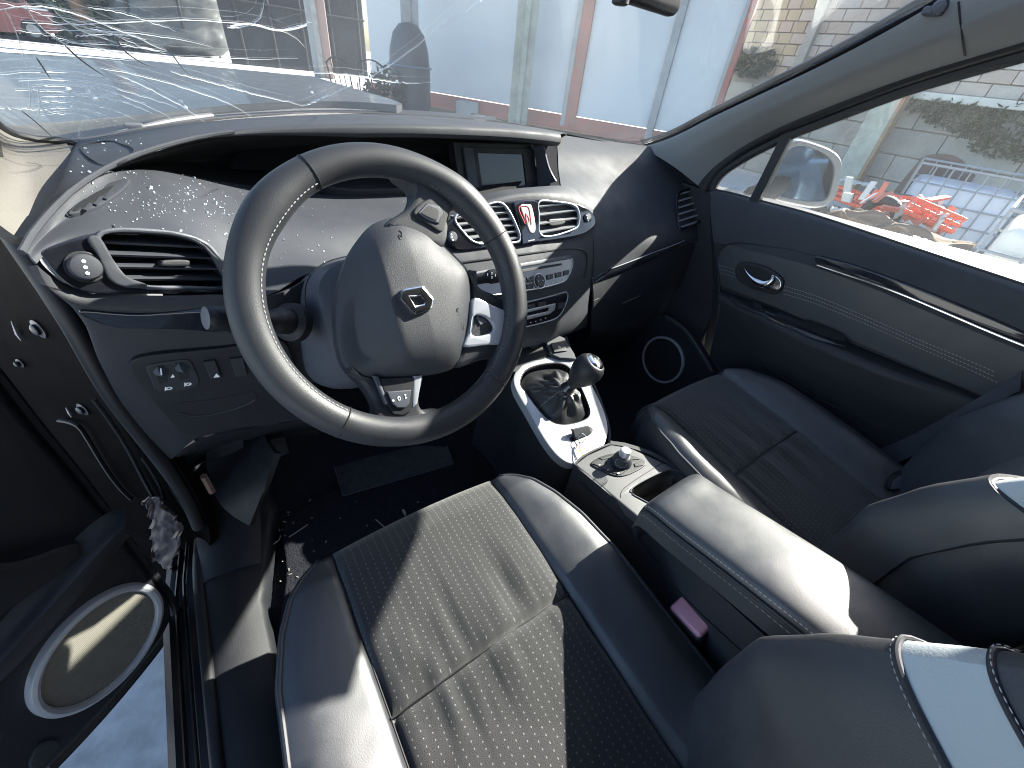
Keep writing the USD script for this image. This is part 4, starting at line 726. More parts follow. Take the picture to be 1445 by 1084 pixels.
part(fob, 'key_ring', tube(spline([GP.hit(a, b, h) for a, b, h in ((821, 612, .016), (826, 615, .017), (826, 621, .016), (819, 625, .014), (816, 620, .014))], 30, True), .0009, 6), CHROME)
part(fob, 'chain', tube(spline([GP.hit(a, b, .012) for a, b in ((819, 624), (818, 632), (822, 642), (821, 650))], 20), .0016, 6), BRASS)
part(fob, 'hook', tube(spline([GP.hit(a, b, .012) for a, b in ((816, 625), (816, 636), (819, 652))], 14), .0011, 6), look('copper', (.5, .25, .16), .4, 1))

# ================================================================== armrest console
arm = thing('armrest_console', 'leather armrest box between the seats with a rotary control on its front panel', 'armrest', (0, -.3, .37))
AZ = .645
pan = [at(812, 656, z=AZ), at(828, 642, z=AZ), at(862, 627, z=AZ), at(890, 632, z=AZ), at(942, 655, z=AZ), at(990, 690, z=AZ), at(1015, 720, z=AZ), at(960, 790, z=AZ), at(925, 750, z=AZ), at(870, 704, z=AZ)]
A0 = Plane((0, -.2, AZ), (0, 0, 1), up=(0, 1, 0))
puv = np.array([[(p - A0.o) @ A0.u, (p - A0.o) @ A0.v] for p in pan])
well = A0.uv([(890, 695), (896, 686), (915, 675), (940, 664), (955, 664), (985, 690), (950, 730), (918, 712)])
part(arm, 'front_panel', plate(A0, puv, -.02, 0, .004, holes=[spline(well, 40, True)]), look('console_plastic', (.075, .077, .08), .5, bump=(1000, .0003)), label='grey panel in front of the armrest with an open tray')
part(arm, 'tray', [plate(A0, spline(well, 40, True), -.075, -.07, .0004), gmesh(np.stack([A0.p(spline(well, 40, True), -.003), A0.p(spline(well, 40, True), -.07)]), wrap=True)], look('tray_rubber', (.07, .065, .06), .9))
part(arm, 'tray_lip', tube(np.vstack([A0.p(spline(well, 50, True), .0005)] * 1), .0012, 5), GREY_PL)
part(arm, 'panel_seam', tube(spline([A0.hit(a, b, .0002) for a, b in ((876, 702), (880, 690), (905, 672), (932, 655), (938, 652))], 24), .0009, 5), DEEP)
ctl = part(arm, 'control_plate', plate(A0, A0.uv([(834, 656), (842, 648), (868, 641), (895, 645), (910, 652), (909, 658), (893, 668), (875, 673), (860, 670), (845, 663)]), -.002, .003, .0015, sm=50), PLASTIC_BLACK)
kn = part(ctl, 'control_knob', lathe([(.0205, .002), (.0195, .012), (.0165, .020), (.0125, .0235), (.0105, .024), (.0103, .036), (.0092, .039), (.006, .0395), (0, .0395)], A0.hit(876, 654, 0), (0, 0, 1), 36), PLASTIC_LOW)
part(kn, 'knob_cap', lathe([(.0107, .0245), (.0108, .036), (.0096, .0396), (.006, .0402), (0, .0402)], A0.hit(876, 654, 0), (0, 0, 1), 32), SILVER)
part(kn, 'knob_grip', [tube([A0.hit(876, 654, .025) + np.array([math.cos(x), math.sin(x), 0]) * .0107, A0.hit(876, 654, .035) + np.array([math.cos(x), math.sin(x), 0]) * .0107], .0006, 4) for x in np.linspace(0, 2 * np.pi, 18, endpoint=False)], SILVER_SOFT)
for q in ([(836, 656), (845, 650), (856, 655), (846, 661)], [(848, 663), (858, 657), (868, 662), (862, 668)], [(864, 670), (870, 664), (884, 665), (876, 671)], [(894, 656), (906, 652), (908, 658), (896, 661)], [(845, 648), (866, 643), (870, 645), (850, 651)], [(884, 645), (892, 646), (902, 650), (890, 651)]):
    part(ctl, 'button', plate(A0, A0.uv(q), .002, .0048, .001), PLASTIC_BLACK)
part(ctl, 'symbol', [rbox(A0.hit(a, b, .005), [.004, .0012, .0006], .0002) for a, b in ((846, 656), (872, 668), (858, 663))] + [rbox(A0.hit(873, 668, .005), [.004, .0032, .0005], .0002)], WHITE_PRINT)
ltop = [p - np.array([0, 0, .003]) for p in (pan[0], pan[9], pan[8])] + [np.array([-.105, -.42, .70]), np.array([-.11, -.60, .72]), np.array([-.11, -.78, .72])]
lt = spline(ltop, 30)
part(arm, 'side_wall', sheet([lt, lt + [-.004, 0, -.03], lt * [1, 1, 0] + [-.012, 0, .5], lt * [1, 1, 0] + [-.012, 0, .36]], 14, 30, .01), PLASTIC_LOW, label='dark side of the armrest box facing the driver seat')
part(arm, 'side_seam', tube(spline([np.array([p[0] - .006 - .001, p[1], p[2] - d]) for p, d in zip(lt[1:22:4], (.02, .03, .045, .055, .05, .04))], 24), .0009, 5), DEEP)
rt = spline([pan[2], pan[3], pan[4], np.array([.085, -.3, .645]), np.array([.085, -.5, .65]), np.array([.085, -.78, .65])], 24)
part(arm, 'side_wall', sheet([rt, rt * [1, 1, 0] + [.01, 0, .5], rt * [1, 1, 0] + [.01, 0, .36]], 8, 24, .01), PLASTIC_LOW)
part(arm, 'front_wall', sheet([[pan[0], pan[1], pan[2]], [p * [1, 1, 0] + [0, 0, .5] for p in pan[:3]], [p * [1, 1, 0] + [0, 0, .36] for p in pan[:3]]], 8, 10, .004), PLASTIC_LOW)
lid = []
for y, z, dz in ((-.292, .728, -.02), (-.294, .741, -.006), (-.302, .748, 0), (-.34, .756, 0), (-.42, .776, 0), (-.51, .797, 0), (-.64, .812, 0), (-.76, .818, 0)):
    sh = -.042 - .012 * min(1, max(0, (-.29 - y) / .22))
    lid.append([np.array([sh + x, y, z + dzz]) for x, dzz in ((-.072, -.056), (-.0705, -.022), (-.0672, -.006), (-.058, .0), (-.03, .005), (.01, .006), (.046, .001), (.060, -.008), (.064, -.03), (.065, -.056))])
lidm = sheet(lid, 50, 50, .004)
LID = part(arm, 'armrest_lid', lidm, LEATHER, label='leather armrest lid')
part(LID, 'lid_front', sheet([[p + [0, .0, 0] for p in lid[0]], [np.array([p[0] * .9, p[1] - .012, .645]) for p in lid[0]]], 5, 40, .002), LEATHER)
e = np.array([[r_[1][0] - .0015, r_[1][1], r_[1][2]] for r_ in lid[1:]])
part(LID, 'stitching', dashes(spline(e + [.0035, 0, .0145], 60), .0038, .002, .0009), STITCH)
part(LID, 'piping', tube(spline(e + [-.001, 0, .006], 60), .0022, 6), PIPING)
part(LID, 'stitching', dashes(spline(e + [-.0018, 0, -.004], 60), .0042, .003, .0006), look('blue_grey_thread', (.2, .22, .25), .8))

# ================================================================== seats
def seat(name, label, cx, cz=0.0, seed=0, driver=True):
    r = np.random.default_rng(seed); o = np.array([cx, 0, 0]); S = thing(name, label, 'car seat', (cx, -.3, .4), 'front seats')
    zb = lambda y: .656 + cz + np.interp(-y, [.08, .12, .3, .5, .6], [-.004, .002, -.018, -.052, -.06])
    cw = .139
    W = lambda y: np.interp(-y, [.082, .088, .10, .125, .165, .22, .30, .40, .52, .6], [.150, .166, .183, .203, .222, .236, .243, .245, .245, .245])
    def height(x, y):
        ax_ = np.abs(x); w = W(y); s = np.clip((ax_ - cw) / np.maximum(w - cw, 1e-3), 0, 1)
        amp = np.interp(-y, [.09, .2, .4, .55], [.007, .016, .024, .032] if driver else [.016, .036, .042, .044])
        h = zb(y) + amp * np.sin(np.pi * np.clip(s * .62, 0, 1)) * (s > 0) - amp * .55 * np.clip(s - .72, 0, 1) ** 1.5 * 3
        h = h + .010 * (1 - (x / cw) ** 2) * (ax_ < cw) - .006 * np.exp(-((ax_ - cw) / .005) ** 2)
        h = h - .008 * np.exp(-((y + .307) / .006) ** 2) * (ax_ < cw)
        return h
    def P(x, y, lip=0): return np.stack([o[0] + x, y, height(x, y)], -1)
    # cloth, in two panels
    for k, (ya, yb, n) in enumerate(((-.088, -.307, 40), (-.307, -.60, 40))):
        yy = np.linspace(ya, yb, n); xs = np.linspace(-cw, cw, 50); Yg, Xg = np.meshgrid(yy, xs, indexing='ij'); Gc = P(Xg, Yg)
        wr = (meshkit.fbm(np.stack([Xg * 34 + seed, Yg * 6, 0 * Xg], -1), 3, seed) - .5) * .020 * np.exp(-((Yg + .275) / .075) ** 2 if k == 0 else -((Yg + .335) / .05) ** 2)
        Gc[..., 2] += wr + (meshkit.fbm(np.stack([Xg * 9, Yg * 9, 0 * Xg], -1), 3, seed + 5) - .5) * .006
        if k == 0:
            fr = np.stack([np.stack([o[0] + xs * 1.0, np.full(50, y), zb(-.088) + dz + .010 * (1 - (xs / cw) ** 2)], -1) for y, dz in ((-.066, -.08), (-.064, -.045), (-.068, -.02), (-.077, -.006))])
            Gc = np.concatenate([fr, Gc])
        part(S, 'seat_cloth', sheet(None, G=Gc, t=.006), CLOTH, smooth=60)
    for sgn in (-1, 1):
        yy = np.r_[np.linspace(-.086, -.13, 10), np.linspace(-.14, -.6, 40)]; tt = np.linspace(0, 1, 18)
        Gb = np.array([P(sgn * (cw + (W(y) - cw) * tt), np.full(18, y)) for y in yy])
        Gb[..., 2] += (meshkit.fbm(Gb * 14 + seed, 3, seed + 9) - .5) * .005
        fr = np.stack([np.stack([o[0] + sgn * (cw + (W(-.086) - cw) * tt), np.full(18, y), np.full(18, zb(-.088) + dz)], -1) for y, dz in ((-.066, -.08), (-.066, -.04), (-.073, -.014))])
        part(S, 'bolster', sheet(None, G=np.concatenate([fr, Gb]), t=.006), LEATHER, smooth=60)
        ed = Gb[:, -1]; pip = np.vstack([fr[1:, -1], ed]); part(S, 'piping', tube(spline(pip, 80), .0030, 8), PIPING)
        part(S, 'stitching', dashes(spline(ed + [-.006 * sgn, 0, .0012], 80), .004, .0028, .0006), look(f'{name}_{"left" if sgn < 0 else "right"}_thread', (.16, .165, .175), .8))
        sk = np.array([[e_ + np.array([0, 0, -.002]), e_ + np.array([sgn * .004, 0, -.03]), e_ + np.array([sgn * .002, 0, -.09]), np.array([e_[0] - sgn * .01, e_[1], .44])] for e_ in np.vstack([pip])])
        part(S, 'side_skirt', sheet(None, G=grid([q for q in np.swapaxes(sk, 0, 1)], 10, 60), t=.005), LEATHER, smooth=60)
        part(S, 'seam', tube(spline(Gb[:, 0] + [0, 0, .0006], 60), .0012, 5), DEEP)
    xs = np.linspace(-cw, cw, 30); part(S, 'cross_seam', tube(P(xs, np.full(30, -.307)) + [0, 0, .003], .0013, 5), DEEP)
    part(S, 'seat_base', rbox([cx, -.33, .42], [.40, .46, .08], .02), PLASTIC_BLACK)
    part(S, 'front_skirt', rbox([cx, -.085, .52], [.32, .02, .14], .009), LEATHER)
    # backrest: y of the bolster crest and of the middle by height
    yc = lambda z: np.interp(z, [.55, .70, .80, .87, .92, .96, .98, 1.1, 1.22], [-.50, -.492, -.494, -.52, -.548, -.572, -.583, -.64, -.70])
    ym = lambda z: np.interp(z, [.55, .70, .80, .92, 1.0, 1.1, 1.22], [-.545, -.560, -.578, -.612, -.638, -.672, -.71])
    bw = lambda z: np.interp(z, [.55, .62, .75, .95, 1.1, 1.18, 1.23], [.225, .235, .24, .24, .225, .20, .15])
    z1, z2 = .925, .972
    def B(x, z):
        ax_ = np.abs(x); w = bw(z); s = np.clip((ax_ - .125) / (w - .125), 0, 1)
        y = ym(z) + (yc(z) - ym(z)) * np.sin(np.pi / 2 * np.clip(s / .72, 0, 1)) ** 1.3
        y = y - .06 * np.clip((s - .74) / .26, 0, 1) ** 2.0
        y = y - .006 * np.exp(-((ax_ - .128) / .005) ** 2)
        return np.stack([cx + x, y, z + .06 * 0 * s], -1)
    def panel(nm, za, zb_, u0, u1, m, nz=24, nx=24, off=0, lab=None):
        zz_ = np.linspace(za, zb_, nz); Gp = []
        for z in zz_:
            a0 = u0 if abs(u0) < 1 else math.copysign(bw(z), u0); a1 = u1 if abs(u1) < 1 else math.copysign(bw(z), u1)
            Gp.append(B(np.linspace(a0, a1, nx), np.full(nx, z)) + [0, off, 0])
        Gp = np.array(Gp); Gp[..., 1] += (meshkit.fbm(Gp * 11 + seed, 3, seed + 3) - .5) * .006
        return part(S, nm, sheet(None, G=Gp, t=.008), m, lab, smooth=60)
    for sgn in (-1, 1):
        panel('backrest_bolster', .56, z1, sgn * .128, sgn * 2, LEATHER)
        panel('backrest_bolster', z2, 1.22, sgn * .128, sgn * 2, LEATHER)
        zz_ = np.linspace(.57, 1.21, 30); ed = np.array([B(np.array([sgn * bw(z)]), np.array([z]))[0] for z in zz_])
        part(S, 'piping', tube(ed, .003, 8), PIPING)
        cr_ = np.array([B(np.array([sgn * (bw(z) - .012)]), np.array([z]))[0] + [0, .0012, 0] for z in zz_]); part(S, 'stitching', dashes(cr_, .0042, .003, .0007), STITCH)
        sd = np.array([[e_, e_ + [sgn * .008, -.04, 0], e_ + [-sgn * .0, -.10, -.01], e_ + [-sgn * .03, -.13, -.01]] for e_ in ed])
        part(S, 'backrest_side', sheet(None, G=grid([q for q in np.swapaxes(sd, 0, 1)], 12, 40), t=.004), LEATHER, smooth=60)
    panel('backrest_cloth', .56, z1, -.128, .128, CLOTH, nx=36)
    panel('backrest_cloth', z2, 1.22, -.128, .128, CLOTH, nx=36)
    panel('accent_band', z1, z2, -2, 2, BAND, nz=8, nx=90, lab='pale grey band across the backrest')
    for z in (z1, z2):
        ln = np.array([B(np.array([x]), np.array([z]))[0] + [0, .002, 0] for x in np.linspace(-bw(z), bw(z), 90)])
        part(S, 'band_piping', tube(ln, .0024, 8), PIPING); part(S, 'stitching', dashes(ln + [0, .0025, -.0035 if z == z1 else .0035], .0034, .0022, .0005), STITCH)
    part(S, 'backrest_shell', sheet([[[cx - .19, -.66, .5], [cx, -.69, .5], [cx + .19, -.66, .5]], [[cx - .2, -.72, .9], [cx, -.74, .9], [cx + .2, -.72, .9]], [[cx - .14, -.80, 1.22], [cx, -.81, 1.23], [cx + .14, -.80, 1.22]]], 12, 12, .01), PLASTIC_BLACK)
    hr = part(S, 'headrest', rbox([cx, -.80, 1.36], [.26, .09, .19], .04, rot=trimesh.transformations.rotation_matrix(.25, [1, 0, 0])[:3, :3]), LEATHER)
    for sx in (-.07, .07): part(hr, 'headrest_post', tube([[cx + sx, -.76, 1.18], [cx + sx, -.79, 1.30]], .007, 8), CHROME)
    return S
seat('front_seat', 'driver seat with sunlit dotted cloth, nearest the open door', -.395, 0, 3)
seat('front_seat', 'passenger seat in shade on the far side of the armrest', .338, 0, 8, False)

bench = thing('rear_bench', 'dark rear bench behind the front seats', 'rear seat', (0, -1.4, .4))
part(bench, 'bench_cushion', rbox([0, -1.3, .58], [1.28, .5, .22], .05), LEATHER); part(bench, 'bench_backrest', rbox([0, -1.62, .95], [1.28, .16, .72], .05), LEATHER)
def buckle(o, d, label, red=True):
    d = np.asarray(d, float) / np.linalg.norm(d); b = thing('seat_belt_buckle', label, 'seat belt buckle', o)
    R0 = np.eye(3); R0[:, 2] = d; R0[:, 0] = np.cross([0, 1, 0], d); R0[:, 0] /= np.linalg.norm(R0[:, 0]); R0[:, 1] = np.cross(d, R0[:, 0])
    o = np.asarray(o, float)
    part(b, 'body', rbox(o - d * .03, [.040, .062, .07], .009, R0), PLASTIC_BLACK)
    part(b, 'stalk', tube([o - d * .05, o - d * .10, o - d * .16 + [0, 0, -.02]], .010, 8), PLASTIC_BLACK)
    part(b, 'release_button', rbox(o + d * .002, [.030, .054, .018], .006, R0), RED_PL, label='faded red release button')
    return b
buckle(at(974, 872, x=-.118), (-.25, .15, .9), 'driver seat belt buckle with faded red button beside the armrest box')
lt2 = thing('seat_belt_tongue', 'dark seat belt tongue on the passenger cushion beside the door', 'seat belt', at(1270, 675, x=.52))
tp = Plane(at(1270, 675, x=.52), [-.5, -.4, .75]); part(lt2, 'tongue', plate(tp, tp.uv([(1252, 690), (1256, 674), (1272, 664), (1290, 660), (1286, 668), (1276, 680), (1268, 692)]), -.006, .004, .003, sm=40), PLASTIC_BLACK)
part(lt2, 'tongue_plate', plate(tp, tp.uv([(1254, 690), (1258, 678), (1270, 670), (1277, 671), (1268, 690)]), .003, .007, .001), GREY_PL)

# ================================================================== floor things
pm = Plane((0, 0, .364), (0, 0, 1), up=(0, 1, 0))
mat_ = thing('floor_mat', 'black carpet mat littered with crumbs in front of the driver seat', 'floor mat', (-.4, .1, .36))
muv = A0.uv([(0, 0)]) * 0
mr = np.array([[-.64, -.12], [-.62, .10], [-.60, .22], [-.50, .26], [-.30, .27], [-.17, .25], [-.15, .05], [-.15, -.12]])
part(mat_, 'carpet', plate(pm, np.array([[(np.array([x, y, .364]) - pm.o) @ pm.u, (np.array([x, y, .364]) - pm.o) @ pm.v] for x, y in mr]), 0, .012, .004, sm=70), CARPET)
hp = part(mat_, 'heel_pad', plate(pm, pm.uv([(462, 628), (620, 600), (640, 655), (484, 700)], .012), .010, .0155, .0015), look('heel_pad_rubber', (.02, .021, .024), .6, spots=(60, (.06, .06, .065), .6)), label='worn rubber heel pad')
part(hp, 'heel_pad_rim', tube(np.vstack([pm.hit(a, b, .0158) for a, b in ((462, 628), (484, 700), (640, 655), (620, 600))]), .0014, 6), look('rim_rubber', (.06, .06, .065), .5))
pedals = []
for nm, lab, q, y in (('clutch_pedal', 'black clutch pedal below the steering column', [(375, 612), (400, 606), (408, 640), (384, 648)], .40), ('brake_pedal', 'black brake pedal in the dark footwell', [(520, 560), (560, 555), (566, 590), (526, 598)], .42)):
    pl = Plane(at(*q[0], y=y), [0, -.8, .6]); t_ = thing(nm, lab, 'pedal', at(*q[0], y=y), 'foot pedals'); part(t_, 'pad', plate(pl, pl.uv(q), -.006, .006, .003), RUBBER); c = pl.hit(*np.mean(q, 0)); part(t_, 'arm', tube([c, c + [0, .08, .06], c + [0, .14, .2]], .008, 8), PLASTIC_BLACK)
FM = cat([FLOOR] + [])
crumbs = []
for k in range(110):
    if k < 75: px, py = rng.normal(430, 60), rng.uniform(690, 960)
    else: px, py = rng.uniform(350, 600), rng.uniform(660, 900)
    p = at(px, py, z=.377); s = rng.uniform(.0006, .0022); v = rng.normal(0, 1, 3) * [1, 1, .2]; v /= np.linalg.norm(v)
    if -.66 < p[0] < -.16 and p[1] < .26: crumbs.append(tube([p - v * s * rng.uniform(.6, 3), p + v * s], s * .7, 4))
for q in ([(432, 742), (420, 750), (408, 758)], [(530, 733), (538, 740), (545, 746)], [(383, 770), (394, 762), (396, 756)]): crumbs.append(tube([at(a, b, z=.379) for a, b in q], .0013, 5))
solo('floor_crumbs', cat(crumbs), DEBRIS, 'pale crumbs and straws scattered over the driver floor', 'debris', kind='stuff')
leaf = cast([(570, 722)], cat([FLOOR]))
lf = Plane((0, 0, .378), (0, 0, 1), up=(0, 1, 0)); solo('dry_leaf', plate(lf, lf.uv([(567, 720), (570, 719), (573, 724), (573, 728), (570, 727)]), 0, .003, .001), DEBRIS, 'small dry leaf on the dark floor before the driver seat', 'leaf')
# broken glass on the dashboard
sh = []
for k in range(330):
    if k < 250: px, py = rng.normal(265, 75), rng.normal(268, 24) + abs(rng.normal(0, 16))
    elif k < 300: px, py = rng.uniform(300, 480), rng.uniform(300, 400)
    else: px, py = rng.uniform(110, 200), rng.uniform(195, 260)
    c = cast([(px, py)], cat([padB, top_pad]), .0006) if 60 < px < 640 and 190 < py < 402 else []
    if len(c):
        s = rng.choice([.0007, .001, .0014, .0022, .0032], p=[.45, .32, .16, .055, .015]); m = trimesh.creation.box([s * rng.uniform(.6, 1.8), s, s * .6]); m.apply_transform(trimesh.transformations.random_rotation_matrix(rng.random(3))); m.apply_translation(c[0]); sh.append(m)
solo('glass_crumbs', cat(sh), SHARD, 'crumbs of broken windscreen glass scattered over the dashboard pad', 'broken glass', kind='stuff', smooth=False)

# ================================================================== driver door, swung open
DN = np.array([math.cos(math.radians(-47)), math.sin(math.radians(-47)), .06]); DP0 = Plane((-.868, .06, .47), DN)
dd = thing('side_door', 'open driver door with a silver ringed loudspeaker, bottom left', 'car door', (-.868, .06, .3), 'front doors')
edge = [(-60, 470), (5, 545), (40, 590), (100, 662), (165, 745), (215, 812), (243, 850), (246, 872), (232, 900), (200, 942), (165, 984), (120, 1034), (70, 1086), (0, 1160), (-120, 1290), (-300, 1290), (-420, 1000), (-300, 600)]
part(dd, 'door_panel', plate(DP0, DP0.uv(edge), -.05, 0, .012, sm=0), PLASTIC_BLACK, label='black inner panel of the open driver door')
part(dd, 'door_skin', plate(DP0, DP0.uv([(a - 4, b - 2) for a, b in edge]), -.085, -.048, .004), BODY)
part(dd, 'door_seal', tube(spline([DP0.hit(a, b, -.02) for a, b in edge[0:13]], 60), .008, 8), RUBBER)
rid = spline([DP0.hit(a, b, .012) for a, b in ((178, 722), (140, 752), (95, 800), (45, 858), (-5, 912), (-80, 985))], 30)
rid2 = spline([DP0.hit(a, b, .03) for a, b in ((176, 742), (145, 775), (100, 825), (50, 880), (0, 935), (-80, 1015))], 30)
rid3 = spline([DP0.hit(a, b, .0) for a, b in ((184, 755), (155, 790), (112, 842), (62, 900), (8, 955), (-80, 1040))], 30)
rid0 = spline([DP0.hit(a, b, .0) for a, b in ((168, 716), (128, 740), (82, 785), (34, 840), (-15, 895), (-90, 968))], 30)
part(dd, 'pocket_ridge', sheet([rid0, rid, rid2, rid3], 16, 30, .004), PLASTIC_LOW, label='raised ridge running along the door above the loudspeaker')
part(dd, 'armrest', plate(DP0, DP0.uv([(-60, 800), (0, 785), (60, 768), (96, 760), (104, 768), (98, 784), (70, 805), (30, 835), (-20, 868), (-70, 890)], .0), -.002, .022, .010, sm=60), PLASTIC_BLACK)
sc = DP0.uv([(131, 915)])[0]
def fitc(q, pl): # centre and radius of a round outline seen at an angle
    p = pl.uv(q); A = np.c_[2 * p, np.ones(len(p))]; s, *_ = np.linalg.lstsq(A, (p ** 2).sum(1), rcond=None); return s[:2], math.sqrt(s[2] + s[:2] @ s[:2])
sc, srad = fitc([(a / 2.977, b / 2.977 + 720) for a, b in ((540, 300), (620, 320), (670, 390), (650, 500), (580, 620), (470, 740), (350, 830), (220, 862), (120, 840), (98, 770), (130, 660), (200, 550), (300, 440), (420, 345))], DP0)
part(dd, 'speaker_surround', plate(DP0, ell(sc, srad, srad, 80), -.004, .012, .006, holes=[ell(sc, srad * .86, srad * .86, 80)[::-1]]), SILVER_SOFT, label='silver ring of the door loudspeaker')
gr = part(dd, 'speaker_grille', plate(DP0, ell(sc, srad * .865, srad * .865, 70), -.004, .004, .001), SPEAKER)
gl = []
for k in np.linspace(-.8, .8, 46):
    hw = math.sqrt(max(.0, (.85) ** 2 - k * k)) * srad; gl.append(bar(DP0.p([[sc[0] - hw, sc[1] + k * srad]], .0046)[0], DP0.p([[sc[0] + hw, sc[1] + k * srad]], .0046)[0], .0016, .0012, up=DP0.n))
part(gr, 'grille_ribs', gl, look('grille_rib', (.16, .155, .13), .7), kind='stuff')
part(dd, 'pull_cup', plate(DP0, DP0.uv([(52, 1052), (66, 1044), (80, 1045), (78, 1056), (60, 1076), (48, 1084), (40, 1078)]), -.002, .004, .002, sm=40), PLASTIC_LOW)

# ================================================================== passenger door
pd = thing('side_door', 'closed passenger door with chrome handle and gloss black strip, side window above', 'car door', (.7, -.2, .3), 'front doors')
prow = [X3((1003, 268, .70), (1040, 276, .70), (1077, 286, .70), (1141, 303, .70), (1230, 332, .70), (1316, 361, .70), (1445, 404, .70), (1600, 458, .70), (1800, 530, .70)),
        X3((1003, 276, .688), (1040, 284, .688), (1077, 293, .688), (1141, 312, .688), (1230, 341, .688), (1316, 371, .688), (1445, 416, .688), (1600, 472, .688), (1800, 545, .688)),
        X3((1004, 305, .684), (1040, 312, .684), (1077, 323, .684), (1141, 342, .684), (1230, 372, .684), (1316, 404, .684), (1445, 452, .684), (1600, 512, .684), (1800, 590, .684)),
        X3((1008, 345, .686), (1040, 350, .686), (1077, 362, .688), (1141, 380, .688), (1230, 412, .688), (1316, 450, .688), (1445, 505, .688), (1600, 575, .688), (1800, 660, .688)),
        X3((1012, 405, .689), (1045, 418, .689), (1090, 435, .690), (1150, 462, .690), (1230, 496, .690), (1300, 525, .690), (1362, 551, .690), (1500, 615, .690), (1800, 750, .690)),
        X3((1014, 413, .670), (1045, 426, .660), (1090, 446, .650), (1150, 474, .645), (1230, 508, .642), (1300, 535, .645), (1362, 556, .655), (1500, 622, .655), (1800, 760, .655)),
        X3((1014, 420, .655), (1045, 436, .643), (1090, 458, .633), (1150, 487, .628), (1230, 520, .626), (1300, 544, .632), (1362, 562, .645), (1500, 630, .645), (1800, 770, .645)),
        X3((1016, 436, .650), (1045, 455, .640), (1090, 482, .632), (1150, 515, .628), (1230, 548, .628), (1300, 572, .632), (1362, 590, .640), (1500, 660, .640), (1800, 800, .640)),
        X3((1006, 480, .655), (1040, 505, .65), (1085, 540, .645), (1150, 575, .645), (1230, 605, .645), (1300, 625, .645), (1362, 640, .645), (1500, 700, .645), (1800, 840, .645)),
        X3((985, 560, .66), (1020, 600, .66), (1070, 640, .66), (1150, 680, .66), (1230, 710, .66), (1300, 730, .66), (1362, 745, .66), (1500, 800, .66), (1800, 900, .66))]
pdm = sheet(prow, 60, 60, .01); pm_ = part(pd, 'door_panel', pdm, PLASTIC_BLACK, label='black inner panel of the passenger door')
part(pd, 'upper_panel', sheet([[p + [-.0035, 0, .001] for p in prow[0]], [p + [-.004, 0, 0] for p in prow[1]], [p + [-.004, 0, 0] for p in prow[2]], [p + [-.0045, 0, .004] for p in prow[3]]], 20, 60, .003), PLASTIC)
part(pd, 'door_inner_end', sheet([X3((1003, 268, .70), (1004, 305, .684), (1008, 345, .686), (1014, 413, .67), (1006, 480, .655), (985, 560, .66)), X3((1001, 262, .72), (1000, 300, .72), (1000, 340, .72), (1002, 410, .72), (995, 480, .72), (975, 560, .72))], 5, 24, .004), PLASTIC_BLACK)
part(pd, 'door_front_end', rbox([.715, .36, .76], [.02, .5, .52], .006), PLASTIC_BLACK)
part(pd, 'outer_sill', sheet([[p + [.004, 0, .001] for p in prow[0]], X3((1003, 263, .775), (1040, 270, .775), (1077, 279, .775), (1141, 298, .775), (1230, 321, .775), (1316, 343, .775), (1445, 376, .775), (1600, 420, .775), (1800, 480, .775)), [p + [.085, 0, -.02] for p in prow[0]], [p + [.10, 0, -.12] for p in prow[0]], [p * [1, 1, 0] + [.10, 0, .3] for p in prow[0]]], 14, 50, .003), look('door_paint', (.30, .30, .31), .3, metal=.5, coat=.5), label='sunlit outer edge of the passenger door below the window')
part(pd, 'window_wiper_strip', tube(spline([p + [.004, 0, .001] for p in prow[0]], 50), .004, 8), RUBBER)
ins = [X3((1013, 372, .683), (1018, 352, .683), (1032, 342, .683), (1080, 346, .684), (1141, 357, .684), (1230, 388, .684), (1316, 420, .684), (1445, 474, .684), (1600, 545, .684), (1800, 630, .684)),
       X3((1012, 390, .683), (1020, 384, .682), (1045, 385, .682), (1085, 393, .682), (1141, 410, .682), (1230, 443, .682), (1316, 480, .682), (1445, 535, .682), (1600, 605, .682), (1800, 695, .682)),
       X3((1013, 403, .686), (1024, 406, .685), (1050, 416, .685), (1090, 432, .685), (1150, 458, .685), (1230, 492, .685), (1316, 529, .685), (1445, 584, .685), (1600, 655, .685), (1800, 745, .685))]
insm = sheet(ins, 20, 60, .008); IN = part(pd, 'leather_insert', insm, LEATHER, label='leather insert with three rows of stitching')
for d in (0, 5.5, 11): 
    part(IN, 'stitching', dashes(spline(cast([(1014 + d * .2, 374 + d), (1040, 381 + d), ], insm, .0006), 12), .0042, .0026, .0006), STITCH)
    part(IN, 'stitching', dashes(spline(cast([(1106, 404 + d), (1160, 421 + d), (1230, 450 + d), (1300, 481 + d), (1360, 506 + d * 1.1), (1408, 527 + d * 1.2)], insm, .0006), 60), .0045, .0022, .0007), STITCH)
part(pd, 'insert_edge', tube(spline(cast([(1016, 356), (1034, 343), (1080, 347), (1141, 358), (1230, 389), (1316, 421), (1440, 472)], cat([insm, pdm]), .001), 50), .0028, 8), PLASTIC_BLACK)
DPP = Plane((.682, -.1, .9), (-1, 0, .03))
def dpl(q, h0, h1, b, sm=0, holes=()): return plate(DPP, DPP.uv(q, h1), h0, h1, b, sm=sm, holes=[DPP.uv(h, h1) for h in holes])
tr = part(pd, 'trim_strip', dpl([(1148, 362), (1156, 361), (1200, 372), (1260, 393), (1330, 420), (1400, 449), (1470, 480), (1470, 497), (1400, 469), (1330, 439), (1260, 410), (1200, 389), (1160, 377), (1150, 370)], -.004, .012, .004), GLOSS, label='gloss black trim strip along the door')
part(tr, 'chrome_edge', tube(spline([DPP.hit(a, b, .012) for a, b in ((1153, 374), (1200, 390), (1260, 411), (1330, 440), (1400, 470), (1470, 498))], 50), .0024, 8), CHROME)
